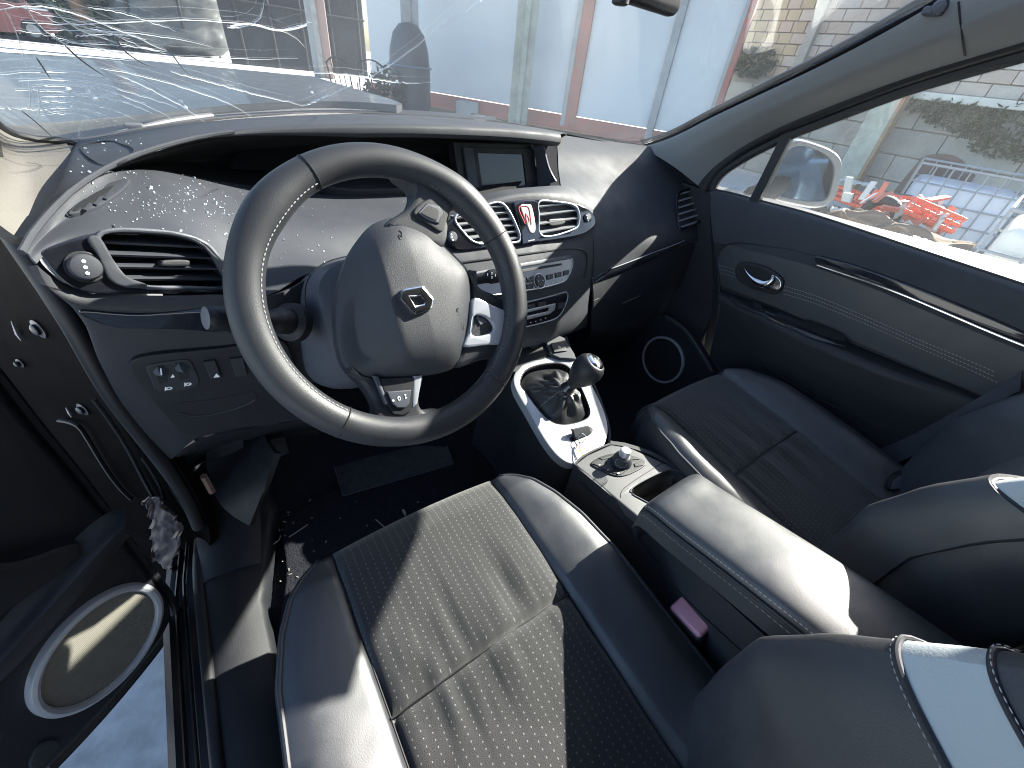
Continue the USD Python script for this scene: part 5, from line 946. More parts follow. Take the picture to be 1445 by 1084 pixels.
hb = part(pd, 'handle_bezel', dpl([(1037, 378), (1043, 371), (1054, 370), (1078, 376), (1098, 388), (1105, 398), (1101, 410), (1093, 415), (1070, 410), (1046, 400), (1038, 390)], -.004, .009, .004, sm=70), PLASTIC_BLACK)
part(hb, 'handle_recess', dpl([(1043, 378), (1050, 374), (1076, 381), (1096, 393), (1098, 402), (1090, 409), (1068, 404), (1048, 394)], .0, .0096, .0003, sm=60), DEEP)
hs = [DPP.hit(a, b, h) for a, b, h in ((1049, 374, .012), (1052, 382, .018), (1058, 391, .022), (1068, 399, .024), (1078, 402, .024), (1086, 399, .022), (1092, 393, .018), (1094, 389, .013))]
part(pd, 'door_handle', sheet(None, G=np.array([[p + np.array([-.0, d * .6, d]) + np.array([-(1 - (d / .007) ** 2) * .003, 0, 0]) for d in np.linspace(-w_, w_, 9)] for p, w_ in zip(spline(hs, 30), np.interp(np.linspace(0, 1, 30), [0, .2, .6, .85, 1], [.003, .0045, .009, .0065, .003]))]), t=.002), CHROME, label='curved chrome door handle')
part(pd, 'door_handle_end', dpl([(1087, 389), (1093, 389), (1102, 399), (1098, 409), (1084, 408), (1086, 400)], .006, .0125, .002, sm=30), CHROME)
AR = cast_plane([(1045, 428), (1100, 452), (1180, 490), (1250, 520), (1150, 478)], pdm, up=(0, 0, 1))
sw = part(pd, 'window_switch_panel', plate(AR, AR.uv([(1030, 421), (1036, 418), (1090, 436), (1150, 462), (1194, 483), (1193, 491), (1150, 480), (1090, 454), (1040, 431)]), -.006, .003, .0015), GLOSS)
part(sw, 'finger_recess', plate(AR, AR.uv([(1136, 453), (1150, 456), (1190, 474), (1192, 481), (1180, 481), (1150, 470), (1136, 461)]), -.001, .0036, .0004, sm=40), DEEP)
part(sw, 'switch', plate(AR, AR.uv([(1062, 428), (1072, 430), (1076, 437), (1066, 435)]), .002, .006, .001), PLASTIC_BLACK)
part(pd, 'pocket_seam', tube(spline(cast([(1012, 450), (1080, 515), (1150, 560), (1250, 605), (1330, 630)], pdm, .001), 40), .002, 6), DEEP)
part(pd, 'pillar_strip', sheet([cast([(1215, 640), (1290, 610), (1368, 568), (1440, 525), (1444, 520)], cat([pdm]), .012), cast([(1235, 655), (1300, 632), (1372, 585), (1444, 545)], cat([pdm]), .03)], 6, 20, .004), PLASTIC)
# passenger door loudspeaker
psc = at(935, 508, x=.635); PSP = Plane((.635, .173, .488), (-1, .02, .1))
c2, r2 = fitc([(a / 4.014 + 880, b / 4.014 + 440) for a, b in ((200, 140), (255, 150), (310, 200), (340, 270), (335, 340), (300, 400), (250, 412), (190, 385), (140, 330), (108, 270), (115, 190), (150, 150))], PSP)
part(pd, 'speaker_panel', plate(PSP, PSP.uv([(890, 440), (945, 445), (985, 480), (1010, 525), (1005, 570), (880, 590), (870, 500)]), -.012, -.002, .004), PLASTIC_BLACK)
part(pd, 'speaker_surround', plate(PSP, ell(c2, r2, r2, 70), -.004, .006, .003, holes=[ell(c2, r2 * .9, r2 * .9, 70)[::-1]]), SILVER_SOFT, label='thin silver ring of the loudspeaker in the dark footwell')
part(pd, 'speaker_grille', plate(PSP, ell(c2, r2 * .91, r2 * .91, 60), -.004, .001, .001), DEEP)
part(pd, 'pocket_edge', tube(spline([PSP.hit(a, b, .02) for a, b in ((940, 448), (962, 462), (985, 492), (1005, 525))], 24), .008, 8), PLASTIC_LOW)
# window frame, panes and mirror
fr = spline(X3((1005, 266, .70), (1014, 248, .70), (1042, 226, .697), (1095, 197, .69), (1180, 162, .677), (1285, 122, .66), (1375, 94, .645), (1455, 71, .63), (1605, 26, .615)), 50)
part(pd, 'window_frame', tube(fr + [.004, 0, -.004], .012, 8), RUBBER)
part(pd, 'divider_bar', bar(at(1066, 284, x=.70), at(1116, 184, x=.69), .024, .02, up=(1, 0, 0)), PLASTIC_BLACK, label='black bar between the quarter light and the window')
part(pd, 'divider_bar_seal', bar(at(1061, 284, x=.702), at(1111, 186, x=.692), .006, .024, up=(1, 0, 0)), RUBBER)
bl = spline([p + [.006, 0, 0] for p in prow[0]], 50)
def pane_between(lo, hi): return sheet(None, G=np.array([lo * (1 - s) + hi * s for s in np.linspace(0, 1, 8)]), t=.004)
k = int(np.argmin(np.abs(bl[:, 1] - at(1070, 284, x=.7)[1])))
f2 = spline(fr, 200); bsel = spline(bl[k:], 40)
kk = int(np.argmin(np.linalg.norm(f2 - at(1116, 184, x=.69), axis=1))); hi = spline(f2[kk:], 40)
part(pd, 'side_window', pane_between(bsel, hi), GLASS_SIDE)
part(pd, 'quarter_light', pane_between(spline(bl[:k + 1], 20), spline(f2[3:kk + 1], 20)), GLASS_SIDE)
mi = thing('wing_mirror', 'wing mirror with pale housing outside the passenger window', 'wing mirror', at(1130, 280, x=.86))
MP = Plane(at(1130, 245, x=.93), np.array([-.72, -.66, .12]))
mo = [(1082, 262), (1090, 236), (1105, 210), (1122, 199), (1150, 204), (1174, 214), (1187, 230), (1184, 258), (1176, 280), (1160, 291), (1120, 287), (1088, 277)]
mg = [(1088, 262), (1096, 240), (1110, 214), (1126, 206), (1148, 210), (1168, 221), (1177, 236), (1174, 260), (1166, 280), (1152, 284), (1120, 281), (1094, 273)]
mir_u = spline(MP.uv(mo), 60, True); mc = mir_u.mean(0)
rings = [MP.p(mc + (mir_u - mc) * s, h) for s, h in ((1.0, .0), (1.06, -.012), (1.04, -.04), (.92, -.075), (.6, -.10), (.2, -.11), (.02, -.112))]
part(mi, 'mirror_housing', gmesh(np.array(rings), wrap=True), look('mirror_paint', (.2, .205, .21), .3, metal=.5, coat=.5), smooth=50)
part(mi, 'mirror_rim', plate(MP, mir_u, -.02, .004, .003, holes=[spline(MP.uv(mg), 60, True)]), look('mirror_rim_grey', (.17, .175, .18), .45))
part(mi, 'mirror_glass', plate(MP, spline(MP.uv(mg), 60, True), -.02, -.004, .0005), look('mirror_silver', (.12, .18, .25), .04, metal=1))
part(mi, 'mirror_foot', tube(spline([at(1062, 278, x=.76), at(1072, 274, x=.84), MP.p(mc, -.07)[0]], 10), [.03, .03, .03, .032, .034, .036, .038, .04, .04, .04], 12), RUBBER)
rv_ = thing('rear_view_mirror', 'dark lower edge of the rear view mirror at the top of the windscreen', 'mirror', at(920, -12, y=.12))
part(rv_, 'mirror_housing', rbox(at(915, -16, y=.12), [.16, .03, .045], .012, rot=trimesh.transformations.rotation_matrix(.12, [0, 0, 1])[:3, :3]), PLASTIC_BLACK)
part(rv_, 'mirror_button', lathe([(.012, -.006), (.012, .004), (.008, .006), (0, .006)], at(876, 0, y=.105), (0, 0, -1), 16), PLASTIC_BLACK)
part(rv_, 'stem', tube([at(915, -30, y=.12), at(905, -70, y=.18)], .012, 8), PLASTIC_BLACK)

# ================================================================== the yard
def vpost(q, x=None, y=None, z=0, top=4.2, w=.2, d=.2, m=None, lean=(0, 0), yaw=0.0):
    b = at(*q, x=x, y=y) if x is not None or y is not None else at(*q, z=z)
    mm = rbox([0, 0, 0], [w, d, top - b[2] + .0], .012); mm.apply_transform(trimesh.transformations.rotation_matrix(yaw, [0, 0, 1])); mm.apply_translation([b[0], b[1], (top + b[2]) / 2]); return mm, b
PANEL = look('white_panel', (.50, .53, .555), .45, spots=(.5, (.44, .475, .51), .6), bump=(1.2, .01))
GREEN_P = look('pale_green_post', (.34, .38, .33), .7, spots=(5, (.2, .2, .17), .7), bump=(30, .004))
REDP = look('faded_red_steel', (.33, .10, .075), .65, spots=(6, (.2, .13, .11), .8), bump=(40, .003))
RUSTP = look('rust_pink', (.27, .19, .165), .7)
GREYST = look('grey_steel', (.28, .30, .32), .5, metal=.3, spots=(8, (.2, .2, .2), .6))
pA, pB = at(1000, 172, x=7.6), None
dirp = np.array([-.487, .873, 0]); pn = np.array([-.873, -.487, 0])
PPn = Plane(pA, pn)
shed = thing('panel_shed', 'long white panelled wall on a faded red steel frame, beyond the windscreen', 'shed wall', pA * [1, 1, 0])
def PE(q, h=0): return PPn.hit(*q, h)
cols = [(1057, 0, 1003, 168), (953, 0, 919, 178), (829, 0, 805, 172), (737, 0, 731, 165), (513, 0, 525, 112)]
us = [PPn.uv([(c[2], c[3])])[0][0] for c in cols]
zb_ = .55; vb = (zb_ - pA[2])
for a0, a1 in zip(us[:-1], us[1:]):
    lo, hi = min(a0, a1), max(a0, a1); part(shed, 'panel', plate(PPn, [(lo + .01, vb), (hi - .01, vb), (hi - .01, vb + 4.2), (lo + .01, vb + 4.2)], -.06, 0, .012), PANEL)
part(shed, 'base_rail', plate(PPn, [(min(us) - .1, vb - .28), (max(us) + .1, vb - .28), (max(us) + .1, vb - .02), (min(us) - .1, vb - .02)], -.10, .05, .01), REDP, label='faded red rail along the foot of the wall')
for u_, m_, w_, nm in ((us[2], REDP, .11, 'red_upright'), (us[1], GREYST, .07, 'grey_upright'), (us[0], GREYST, .06, 'grey_upright'), (us[2] - .16, GREYST, .05, 'grey_upright')):
    part(shed, nm, plate(PPn, [(u_ - w_, vb - .2), (u_ + w_, vb - .2), (u_ + w_, vb + 4.2), (u_ - w_, vb + 4.2)], .0, .06, .008), m_)
part(shed, 'corner_flashing', plate(PPn, [(max(us) + .0, vb - .25), (max(us) + .1, vb - .25), (max(us) + .1, vb + 4.2), (max(us) + .0, vb + 4.2)], -.3, .07, .01), REDP)
part(shed, 'plinth', plate(PPn, [(min(us), -pA[2]), (max(us), -pA[2]), (max(us), vb - .30), (min(us), vb - .30)], -.4, -.15, .01), look('shed_plinth', (.10, .10, .09), .9))
for i, (q, w_, lab) in enumerate((((729, 180), .26, 'thick pale green steel post before the white wall'), ((583, 166), .24, 'weathered grey post before the left end of the white wall'), ((459, 118), .55, 'farther grey post, left of the white wall beside the tarpaulin'))):
    t_ = q; zg = 0; b = PPn.hit(*q, .5) if i == 0 else (at(*q, y=9.6) if i == 1 else at(*q, y=21.0))
    mm = thing('steel_post', lab, 'post', b * [1, 1, 0], 'steel posts before the white wall')
    part(mm, 'post_web', rbox([b[0], b[1], 3.2 if i == 2 else 2.0], [w_ * .35, w_ * .9, 6.6 if i == 2 else 4.4], .01, rot=trimesh.transformations.rotation_matrix(-.5, [0, 0, 1])[:3, :3]), GREEN_P if i == 0 else look(f'old_post_{i}', (.27, .28, .27), .7, spots=(4, (.16, .15, .14), .8)))
    for s_ in (-1, 1):
        o = np.array([math.cos(.95), -math.sin(.95) * -1, 0]) * 0 + np.array([.5, -.86, 0]) * s_ * w_ * .42
        part(mm, 'post_flange', rbox([b[0] + o[0], b[1] + o[1], 3.2 if i == 2 else 2.0], [w_ * .75, w_ * .12, 6.6 if i == 2 else 4.4], .01, rot=trimesh.transformations.rotation_matrix(-.5, [0, 0, 1])[:3, :3]), GREEN_P if i == 0 else RUSTP if i == 2 and s_ == 1 else GREYST)
# dark tarpaulin bundle with straps, far left
tb = at(215, 72, y=27.0); tbz = max(tb[2], .2)
tarp = thing('tarpaulin_bundle', 'huge dark grey tarpaulin bundle tied with black straps', 'tarpaulin', (tb[0] + .8, 27.5, 0))
tc = at(235, 18, y=27.5); TR = abs(at(320, 30, y=27.5)[0] - at(150, 30, y=27.5)[0]) / 2
HZ = max(at(235, -120, y=27.5)[2], 5.0) / 2
u_, v_ = np.meshgrid(np.linspace(0, 2 * np.pi, 96), np.linspace(-1, 1, 60)); 
sup = lambda c: np.sign(c) * np.abs(c) ** .75
bx = np.stack([TR * sup(np.cos(u_)) * (1 - np.abs(v_) ** 14) ** .5, TR * .8 * sup(np.sin(u_)) * (1 - np.abs(v_) ** 14) ** .5, v_ * HZ], 2)
wv = meshkit.fbm(np.stack([bx[..., 0] * .9 + bx[..., 2] * .8, bx[..., 1] * .9, bx[..., 2] * 2.2 - bx[..., 0] * 1.2], -1), 4, 4) - .5
nn_ = bx / np.maximum(np.linalg.norm(bx, axis=2, keepdims=True), 1e-6); bx = bx + nn_ * wv[..., None] * .6
bx += [tc[0], 27.5, HZ]
tm = gmesh(bx); part(tarp, 'tarpaulin', tm, look('tarp_dark', (.07, .078, .08), .38, spots=(1.5, (.10, .11, .115), .7)), smooth=70)
for xo in (-.9, .35, 1.25):
    ln = [np.array([tc[0] + xo * TR * .62 + .18 * s_, 27.5 - TR * .8 * math.sqrt(max(0, 1 - (xo * .62) ** 2)) * (1 - abs(s_) ** 4) ** .5 - .14, HZ + s_ * HZ]) for s_ in np.linspace(-.97, .97, 24)]
    part(tarp, 'strap', tube(ln, .06, 6), RUBBER)
# dark netted fence and greenery behind
NET = look('dark_net', (.012, .0135, .0145), .8, spots=(3, (.035, .035, .035), .7), bump=(60, .004))
nt = thing('dark_screen_fence', 'dark netting screen between the tarpaulin bundle and the far post', 'fence', at(390, 85, y=24))
n0, n1 = at(325, 78, y=24.5), at(520, 105, y=24.5)
part(nt, 'net', rbox([(n0[0] + n1[0]) / 2, 24.6, 4.0], [n1[0] - n0[0], .06, 8.0], .02), NET)
for s_ in np.linspace(.1, .95, 5): part(nt, 'fence_post', tube([[n0[0] + (n1[0] - n0[0]) * s_, 24.5, 0], [n0[0] + (n1[0] - n0[0]) * s_, 24.5, 8.0]], .06, 8), RUBBER)
part(nt, 'white_cord', tube(spline([at(325, 38, y=24.3), at(360, 35, y=24.3), at(385, 42, y=24.3), at(445, 30, y=24.3)], 20), .04, 6), look('cord_white', (.6, .62, .64), .7))
part(nt, 'cross_rail', tube([[n0[0], 24.45, 2.1], [n1[0], 24.45, 2.1]], .04, 8), RUBBER)
def foliage(c, r, n, size, seed, mats, parent, name='crown'):
    g_ = np.random.default_rng(seed); V, Fc = [], []
    d = g_.normal(0, 1, (n, 3)); d /= np.linalg.norm(d, axis=1, keepdims=True); rr_ = g_.uniform(.35, 1, n) ** .6
    P_ = d * rr_[:, None]; keep = meshkit.noise(P_ * 2.6 + seed, seed) > .36; P_ = P_[keep] * np.asarray(r) + c
    for p in P_:
        a = g_.normal(0, 1, 3); a /= np.linalg.norm(a); b = np.cross(a, g_.normal(0, 1, 3)); b /= np.linalg.norm(b); s = size * g_.uniform(.6, 1.3)
        k = len(V); V += [p - a * s, p + b * s * .45, p + a * s, p - b * s * .45]; Fc += [[k, k + 1, k + 2], [k, k + 2, k + 3]]
    part(parent, name, trimesh.Trimesh(np.array(V), np.array(Fc), process=False), mats, smooth=False)
def leaf_mat(name, a, b):
    return usdkit.material(stage, f'/World/Looks/{name}', {'g': ('geometry', {}), 'r': ('rgb_ramp', {'ramp': [(0, a), (1, b)]}), 'p': ('principled_bsdf', {'roughness': .6}), 't': ('translucent_bsdf', {}), 'm': ('mix_closure', {'fac': .3})},
        [('g.random_per_island', 'r.fac'), ('r.color', 'p.base_color'), ('r.color', 't.color'), ('p.BSDF', 'm.closure1'), ('t.BSDF', 'm.closure2')], surface='m.closure')
LEAF = leaf_mat('leaf_green', (.015, .05, .015), (.06, .13, .04)); LEAF2 = leaf_mat('leaf_dusty', (.05, .07, .04), (.14, .16, .09))
BARK = look('bark_brown', (.16, .09, .055), .9, spots=(6, (.08, .06, .05), .7))
for i, (q, y, rr_, lab) in enumerate((((75, 45), 29, (2.6, 1.6, 2.2), 'green bush behind the red car at the far left'), ((112, 15), 27, (1.5, 1.2, 2.4), 'sunlit shrub left of the tarpaulin bundle'), ((20, -5), 31, (4.0, 1.6, 3.4), 'dark tree crown hanging in the top left corner'))):
    c = at(*q, y=y); tr_ = thing('shrub', lab, 'shrub', c * [1, 1, 0], 'bushes at the far left'); part(tr_, 'stem', tube(spline([c * [1, 1, 0], c * [1, 1, .5] + [.1, 0, 0], c + [0, 0, .4]], 12), np.linspace(.12, .04, 12), 8), BARK)
    foliage(c, rr_, 1800, .24, 20 + i, LEAF if i != 1 else LEAF2, tr_)
c = at(140, 68, y=26.5); tt_ = thing('tree_trunk', 'brown tree trunk beside the tarpaulin bundle', 'tree', c * [1, 1, 0]); part(tt_, 'trunk', tube(spline([c * [1, 1, 0], c * [1, 1, 0] + [-.1, 0, 2.8], c * [1, 1, 0] + [.1, 0, 6]], 16), np.linspace(.42, .3, 16), 10), BARK); part(tt_, 'limb', tube(spline([c * [1, 1, 0] + [.0, 0, 2.2], c * [1, 1, 0] + [.7, 0, 4], c * [1, 1, 0] + [1.1, 0, 6]], 10), np.linspace(.12, .05, 10), 8), BARK)
# red car far left
rc = at(-12, 40, y=27); r_ = thing('parked_car', 'dark red parked car with white bonnet edge, far left corner', 'car', (rc[0], 27, 0))
prof = np.array([[-2.0, .35], [-2.05, .75], [-1.75, .95], [-1.1, 1.0], [-.6, 1.5], [.9, 1.52], [1.6, 1.0], [2.0, .9], [2.1, .45], [1.9, .33]])
cp_ = trimesh.creation.extrude_polygon(Polygon(spline(prof, 60, True)), 1.6); cp_.apply_transform(trimesh.transformations.rotation_matrix(math.pi / 2, [1, 0, 0])); cp_.apply_translation([rc[0], 27.8, 0]); part(r_, 'body', cp_, look('dark_red_paint', (.14, .025, .03), .3, coat=.5))
part(r_, 'side_window', plate(Plane((rc[0], 26.195, 1.2), (0, -1, 0)), [(-.75, -.12), (1.3, -.12), (.85, .24), (-.45, .24)], -.01, .01, .004), SCREEN)
part(r_, 'bonnet_edge', rbox([rc[0] + 1.55, 26.5, .98], [.7, .7, .06], .02), look('pale_bonnet', (.6, .62, .66), .4))
for wx in (-1.3, 1.25):
    wl = part(r_, 'wheel', lathe([(.0, -.0), (.30, .0), (.33, .03), (.33, .17), (.30, .2), (0, .2)], (rc[0] + wx, 26.38, .33), (0, -1, 0), 24), RUBBER); part(wl, 'rim', lathe([(.19, .2), (.18, .215), (0, .205)], (rc[0] + wx, 26.38, .33), (0, -1, 0), 20), GREYST)
# metal chairs and the round black thing by the second post
def metal_chair(q, y, yaw, lab):
    o = at(*q, y=y); o[2] = 0; c_ = thing('metal_chair', lab, 'chair', o, 'bare metal chairs by the far post'); Rz = trimesh.transformations.rotation_matrix(yaw, [0, 0, 1])
    def T(m): m.apply_transform(Rz); m.apply_translation(o); return m
    for sx in (-.24, .24):
        part(c_, 'leg', T(tube([[sx, -.22, 0], [sx, -.2, .45], [sx, -.2, .66]], .014, 6)), RUBBER); part(c_, 'leg', T(tube(spline([[sx, .25, 0], [sx, .22, .45], [sx, .3, .95]], 10), .014, 6)), RUBBER)
    part(c_, 'seat', T(rbox([0, 0, .45], [.48, .44, .03], .01)), RUBBER); part(c_, 'back_rail', T(tube(spline([[-.24, .3, .93], [0, .33, 1.02], [.24, .3, .93]], 10), .014, 6)), RUBBER)
    for sx in (-.12, 0, .12): part(c_, 'back_slat', T(tube([[sx, .22, .47], [sx, .32, .99]], .008, 5)), RUBBER)
metal_chair((497, 125), 8.6, .5, 'black metal chair left of the second post'); metal_chair((524, 120), 9.4, -.4, 'black metal chair closest to the white wall end')
tq = at(583, 105, y=9.2); ty = thing('round_tank', 'round topped dark drum leaning behind the second post', 'drum', tq * [1, 1, 0])
part(ty, 'shell', gmesh(np.array([[np.array([tq[0] + .42 * r_ * math.cos(a_), 9.35 + .3 * r_ * math.sin(a_), z_]) for a_ in np.linspace(0, 2 * np.pi, 28, endpoint=False)] for r_, z_ in ((1, 0), (1.02, .5), (1, .95), (.93, 1.25), (.75, 1.5), (.45, 1.64), (.02, 1.68))]), wrap=True), look('drum_dark', (.05, .055, .06), .4))
part(ty, 'hoop', tube(np.array([[tq[0] + .44 * math.cos(a_), 9.35 + .32 * math.sin(a_), 1.0] for a_ in np.linspace(0, 2 * np.pi, 30)]), .02, 6), look('drum_hoop', (.12, .16, .22), .4))
gb = at(545, 130, y=8.9); g2 = thing('weed_clump', 'olive weeds growing round the foot of the drum', 'weeds', gb * [1, 1, 0]); foliage(gb * [1, 1, 0] + [0, 0, .45], (.45, .4, .55), 700, .07, 40, LEAF2, g2, 'leaves')
bk = at(662, 160, z=.25); bl_ = thing('concrete_block', 'pale concrete block lying under the red rail', 'block', bk * [1, 1, 0]); part(bl_, 'block', rbox(bk, [.7, .5, .5], .03, rot=trimesh.transformations.rotation_matrix(.9, [0, 0, 1])[:3, :3]), look('block_concrete', (.42, .43, .42), .9, spots=(8, (.3, .3, .29), .6)))

# boundary wall on the right: concrete below a pale ledge, blocks above
XW = 9.4; WL = thing('boundary_wall', 'tall yard wall of grey concrete blocks and tan bricks behind the scrap', 'wall', (XW, 2, 0))
y_end = at(1003, 165, x=XW)[1] + .6; zl = at(1365, 139, x=XW)[2]
CONC = [look(f'wall_concrete_{i}', tuple(.84 * np.array(c_)), .95, spots=(2.2, tuple(.78 * np.array(d_)), .8), bump=(12, .01)) for i, (c_, d_) in enumerate((((.33, .33, .31), (.22, .225, .21)), ((.36, .355, .33), (.25, .25, .23)), ((.30, .305, .29), (.2, .2, .185))))]
TAN = [look(f'wall_brick_{i}', c_, .95, spots=(9, d_, .6), bump=(40, .004)) for i, (c_, d_) in enumerate((((.36, .29, .19), (.28, .22, .15)), ((.39, .31, .21), (.3, .24, .17)), ((.33, .25, .17), (.25, .2, .14)), ((.36, .27, .22), (.28, .21, .18))))]
part(WL, 'mortar_core', rbox([XW + .18, (y_end - 6) / 2 + 0, 1.6], [.24, y_end + 6, 3.2], .01), look('mortar', (.30, .28, .25), .95, spots=(6, (.22, .21, .19), .7)))
g_ = np.random.default_rng(5); nb = 0
yy0 = -2.2
rowz = np.linspace(.0, zl - .10, 5)
for r_i in range(4):
    y = yy0 + (r_i % 2) * .5
    while y < y_end:
        L_ = 1.0; part(WL, 'concrete_block', rbox([XW + .03 + g_.normal(0, .004), y + L_ / 2, (rowz[r_i] + rowz[r_i + 1]) / 2], [.14, L_ - .014, rowz[r_i + 1] - rowz[r_i] - .014], .008), CONC[g_.integers(3)], smooth=20); y += L_
ystp = at(1138, 60, x=XW)[1]
part(WL, 'ledge', rbox([XW - .06, (yy0 + ystp + .1) / 2, zl - .03], [.36, ystp + .1 - yy0, .11], .02), look('ledge_pale', (.55, .55, .53), .9, spots=(4, (.4, .41, .38), .7)))
PINK = [look(f'wall_block_{i}', c_, .95, spots=(7, d_, .7), bump=(30, .005)) for i, (c_, d_) in enumerate((((.42, .36, .32), (.34, .30, .27)), ((.40, .37, .34), (.33, .31, .29)), ((.37, .30, .26), (.30, .25, .22))))]
zrow = zl + .03; r_i = 0; y_tan = at(1100, 60, x=XW)[1] - .45
while zrow < 3.05:
    hb = .165
    y = .55 + (r_i % 2) * .19
    while y < y_end and nb < 298:
        L_ = .38 if y < y_tan else .25
        pool = TAN if y >= y_tan else PINK
        part(WL, 'brick', rbox([XW + .05 + g_.normal(0, .006), y + L_ / 2, zrow + hb / 2], [.12, L_ - .009 - g_.uniform(0, .006), hb - .009 - g_.uniform(0, .006)], .009), pool[g_.integers(len(pool))], smooth=20); y += L_; nb += 1
    zrow += hb; r_i += 1
part(WL, 'coping', rbox([XW + .1, (y_end - 6) / 2, 3.2], [.34, y_end + 6, .08], .01), CONC[0])
for yq in (at(1160, 20, x=XW)[1],): part(WL, 'pier', rbox([XW - .02, yq, (3.16 + zl) / 2 + .02], [.2, .16, 3.16 - zl], .01), CONC[1])
pp_ = at(1190, 262, x=XW - .45); po = thing('concrete_post', 'pale green concrete post standing against the yard wall', 'post', pp_ * [1, 1, 0])
part(po, 'shaft', rbox([XW - .42, pp_[1] + .02, 1.6], [.22, .36, 3.4], .02), GREEN_P); part(po, 'rusty_side', rbox([XW - .43, pp_[1] - .18, 1.6], [.2, .05, 3.4], .01), look('rusty_edge', (.24, .17, .10), .9, spots=(5, (.14, .10, .07), .7)))
for i, (q, rr_, n_, lab) in enumerate((((1062, 88), (.25, .5, .26), 900, 'green ivy tuft on the ledge of the yard wall'), ((1320, 148), (.2, 1.0, .12), 700, 'strip of ivy hanging below the pale ledge'), ((1440, 185), (.25, .7, .38), 1200, 'dense ivy patch at the right end of the yard wall'), ((1355, 165), (.2, .5, .2), 600, 'thin ivy trailing in the middle of the yard wall'))):
    c = at(*q, x=XW - .12); iv = thing('ivy', lab, 'ivy', c, 'ivy on the yard wall'); foliage(c, rr_, n_, .055, 60 + i, LEAF if i else LEAF2, iv, 'leaves')
# caged tanks
def ibc(o, yaw, sx, sy, sz, lab, m_tank, nx=7, ny=4, cover=False, zb0=.15, lvl=.86):
    t_ = thing('caged_tank', lab, 'tank', o, 'caged tanks beside the yard wall'); Rz = trimesh.transformations.rotation_matrix(yaw, [0, 0, 1]); o = np.asarray(o, float)
    def T(m): m.apply_transform(Rz); m.apply_translation(o); return m
    part(t_, 'tank', T(rbox([0, 0, zb0 + sz * lvl / 2], [sx - .08, sy - .08, sz * lvl], .07)), m_tank)
    for a_ in np.linspace(-sx / 2, sx / 2, nx):
        for s_ in (-1, 1): part(t_, 'cage_bar', T(tube([[a_, s_ * sy / 2, zb0], [a_, s_ * sy / 2, zb0 + sz]], .008, 6)), GREYST)
    for a_ in np.linspace(-sy / 2, sy / 2, nx)[1:-1]:
        for s_ in (-1, 1): part(t_, 'cage_bar', T(tube([[s_ * sx / 2, a_, zb0], [s_ * sx / 2, a_, zb0 + sz]], .008, 6)), GREYST)
    for z_ in np.linspace(zb0 + .05, zb0 + sz, ny):
        part(t_, 'cage_hoop', T(tube(np.array([[a_ * sx / 2, b_ * sy / 2, z_] for a_, b_ in ((-1, -1), (1, -1), (1, 1), (-1, 1), (-1, -1))]), .013 if z_ > zb0 + sz - .01 else .008, 6)), GREYST)
    part(t_, 'pallet', T(rbox([0, 0, .07], [sx, sy, .13], .02)), look('pallet_' + str(len(used)), (.2, .16, .11), .9))
    return t_
TANK = look('tank_white', (.62, .66, .72), .4, spots=(2, (.5, .55, .62), .6))
ib = at(1347, 240, x=6.3); ibc((ib[0] + .35, ib[1] - .12, 0), .25, .9, 1.0, ib[2] - .15 + .02, 'white tank in a grey wire cage against the yard wall', TANK, 8, 5, lvl=.80)
i2 = at(1440, 335, x=3.6); ibc((i2[0] + .25, i2[1] - .35, 0), .1, 1.0, 1.0, at(1400, 282, x=3.6)[2] - .15, 'pale caged tank nearest the passenger window', look('tank_cream', (.68, .68, .64), .4), 6, 4, lvl=.9)
ds = at(1330, 225, x=7.1); sc_ = thing('scrap_sheet', 'dark crumpled sheet sticking up behind the caged tank', 'scrap', ds * [1, 1, 0])
part(sc_, 'sheet', sheet([[ds + [0, .3, -.6], ds + [0, 0, -.6], ds + [0, -.4, -.6]], [ds + [.05, .22, -.02], ds + [-.05, -.05, .06], ds + [.05, -.38, -.10]]], 8, 14, .02), look('scrap_brown', (.09, .06, .055), .8))
# heap of red crates, panels and debris
hp0 = at(1235, 292, x=5.2)
REDC = look('orange_red_plastic', (.72, .11, .05), .4, spots=(6, (.6, .16, .09), .6))
for i, (q, x, s_, yaw, tilt, lab) in enumerate((((1213, 282), 5.5, (.24, .50, .13), .15, .10, 'orange red crate at the left of the heap'), ((1262, 290), 5.1, (.26, .46, .15), -.2, -.14, 'orange red crate in the middle of the heap, sunlit'), ((1315, 303), 4.7, (.26, .40, .13), .35, .2, 'orange red crate at the right of the heap beside the caged tank'))):
    c = at(*q, x=x); t_ = thing('red_crate', lab, 'crate', c * [1, 1, 0], 'red crates in the heap'); R_ = trimesh.transformations.euler_matrix(tilt, tilt * .6, yaw)
    def T(m): m.apply_transform(R_); m.apply_translation(c); return m
    sx, sy, sz = s_
    part(t_, 'crate_floor', T(rbox([0, 0, -sz / 2], [sx, sy, .02], .008)), REDC)
    for s2 in (-1, 1):
        for zk in (-.38, .02, .42):
            part(t_, 'crate_slat', T(rbox([s2 * sx / 2, 0, zk * sz], [.014, sy, sz * .2], .004)), REDC); part(t_, 'crate_slat', T(rbox([0, s2 * sy / 2, zk * sz], [sx - .03, .014, sz * .2], .004)), REDC)
        for k in np.linspace(-.46, .46, 7): part(t_, 'crate_rib', T(rbox([s2 * (sx / 2 + .008), k * sy, 0], [.012, .012, sz], .003)), REDC)
BROWN = look('cardboard_brown', (.22, .15, .10), .9, spots=(5, (.13, .10, .08), .7)); PALE = look('pale_scrap', (.5, .5, .48), .7); DARKS = look('dark_scrap', (.03, .03, .032), .6)
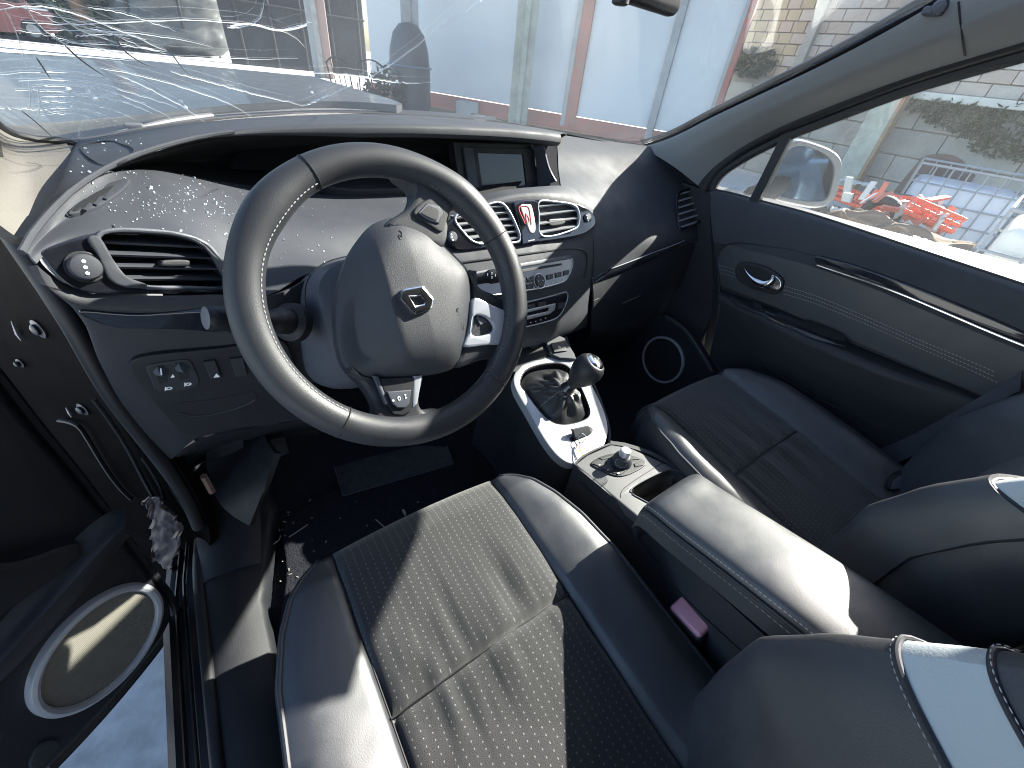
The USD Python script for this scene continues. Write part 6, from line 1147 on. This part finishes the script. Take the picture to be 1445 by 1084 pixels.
for i, (q, x, s_, m_, lab) in enumerate((((1215, 312), 4.4, (.3, .5, .1), BROWN, 'brown torn board at the left foot of the heap'), ((1275, 325), 4.2, (.3, .9, .12), BROWN, 'long brown curled board in front of the crates'), ((1240, 304), 4.7, (.2, .3, .12), DARKS, 'black tyre half buried before the crates'), ((1195, 268), 5.9, (.3, .5, .06), DARKS, 'dark slab behind the left crate'), ((1262, 275), 5.7, (.3, .5, .06), DARKS, 'dark slab behind the middle crate'), ((1210, 258), 6.3, (.2, .4, .05), PALE, 'pale plank on the far side of the heap'), ((1192, 298), 4.8, (.16, .22, .1), PALE, 'crumpled pale wrapping at the left edge of the heap'), ((1300, 352 - 12), 4.0, (.2, .3, .08), PALE, 'small pale scrap before the caged tank'))):
    c = at(*q, x=x); t_ = thing('scrap_piece', lab, 'scrap', c * [1, 1, 0], 'scrap round the crates')
    if 'tyre' in lab: part(t_, 'tyre', gmesh(np.array([[c + np.array([.0 + .07 * math.cos(b_) * .8, (.13 + .045 * math.sin(b_)) * math.cos(a_), (.13 + .045 * math.sin(b_)) * math.sin(a_)]) for b_ in np.linspace(0, 2 * np.pi, 12, endpoint=False)] for a_ in np.linspace(0, 2 * np.pi, 36)]), wrap=True), RUBBER); continue
    gs = np.stack(np.meshgrid(np.linspace(-.5, .5, 14), np.linspace(-.5, .5, 20), indexing='ij'), -1); zz2 = (meshkit.fbm(np.concatenate([gs * 3.2, gs[..., :1] * 0 + i * 3.1], -1), 4, i) - .5) * s_[2] * 2.0
    part(t_, 'sheet', sheet(None, G=np.stack([c[0] + gs[..., 0] * s_[0] * 1.0, c[1] + gs[..., 1] * s_[1], c[2] + zz2], -1), t=.012), m_)
bits = []
for k in range(46):
    q = (rng.uniform(1195, 1345), 0); q = (q[0], 276 + (q[0] - 1195) * .22 + rng.normal(0, 9)); c = at(*q, x=rng.uniform(4.5, 5.4)); m = trimesh.creation.box([rng.uniform(.01, .03), rng.uniform(.06, .24), rng.uniform(.03, .10)]); m.apply_transform(trimesh.transformations.random_rotation_matrix(rng.random(3))); m.apply_translation(c); bits.append(m)
solo('plastic_scrap', cat(bits[:28]), look('scrap_red', (.55, .12, .07), .4, spots=(5, (.35, .2, .15), .7)), 'broken red plastic pieces strewn over the crates', 'scrap', kind='stuff', smooth=False)
solo('plastic_scrap', cat(bits[28:]), PALE, 'broken pale plastic pieces strewn over the crates', 'scrap', kind='stuff', smooth=False)
rub = []
for k in range(420):
    q = (rng.uniform(1150, 1360), rng.uniform(288, 360)); c = at(*q, z=rng.uniform(.02, .3) * (1 if q[1] > 300 else .6))
    if not (3.4 < c[0] < 8): continue
    m = trimesh.creation.icosphere(0, rng.uniform(.02, .08)); m.vertices *= rng.uniform(.5, 1.5, 3); m.apply_transform(trimesh.transformations.random_rotation_matrix(rng.random(3))); m.apply_translation([c[0], c[1], max(.02, c[2] * .6)]); rub.append(m)
solo('rubble', cat(rub), BROWN, 'low rubble under the crates beside the car', 'rubble', kind='stuff', smooth=False)
gm = []
for k in range(60): pass
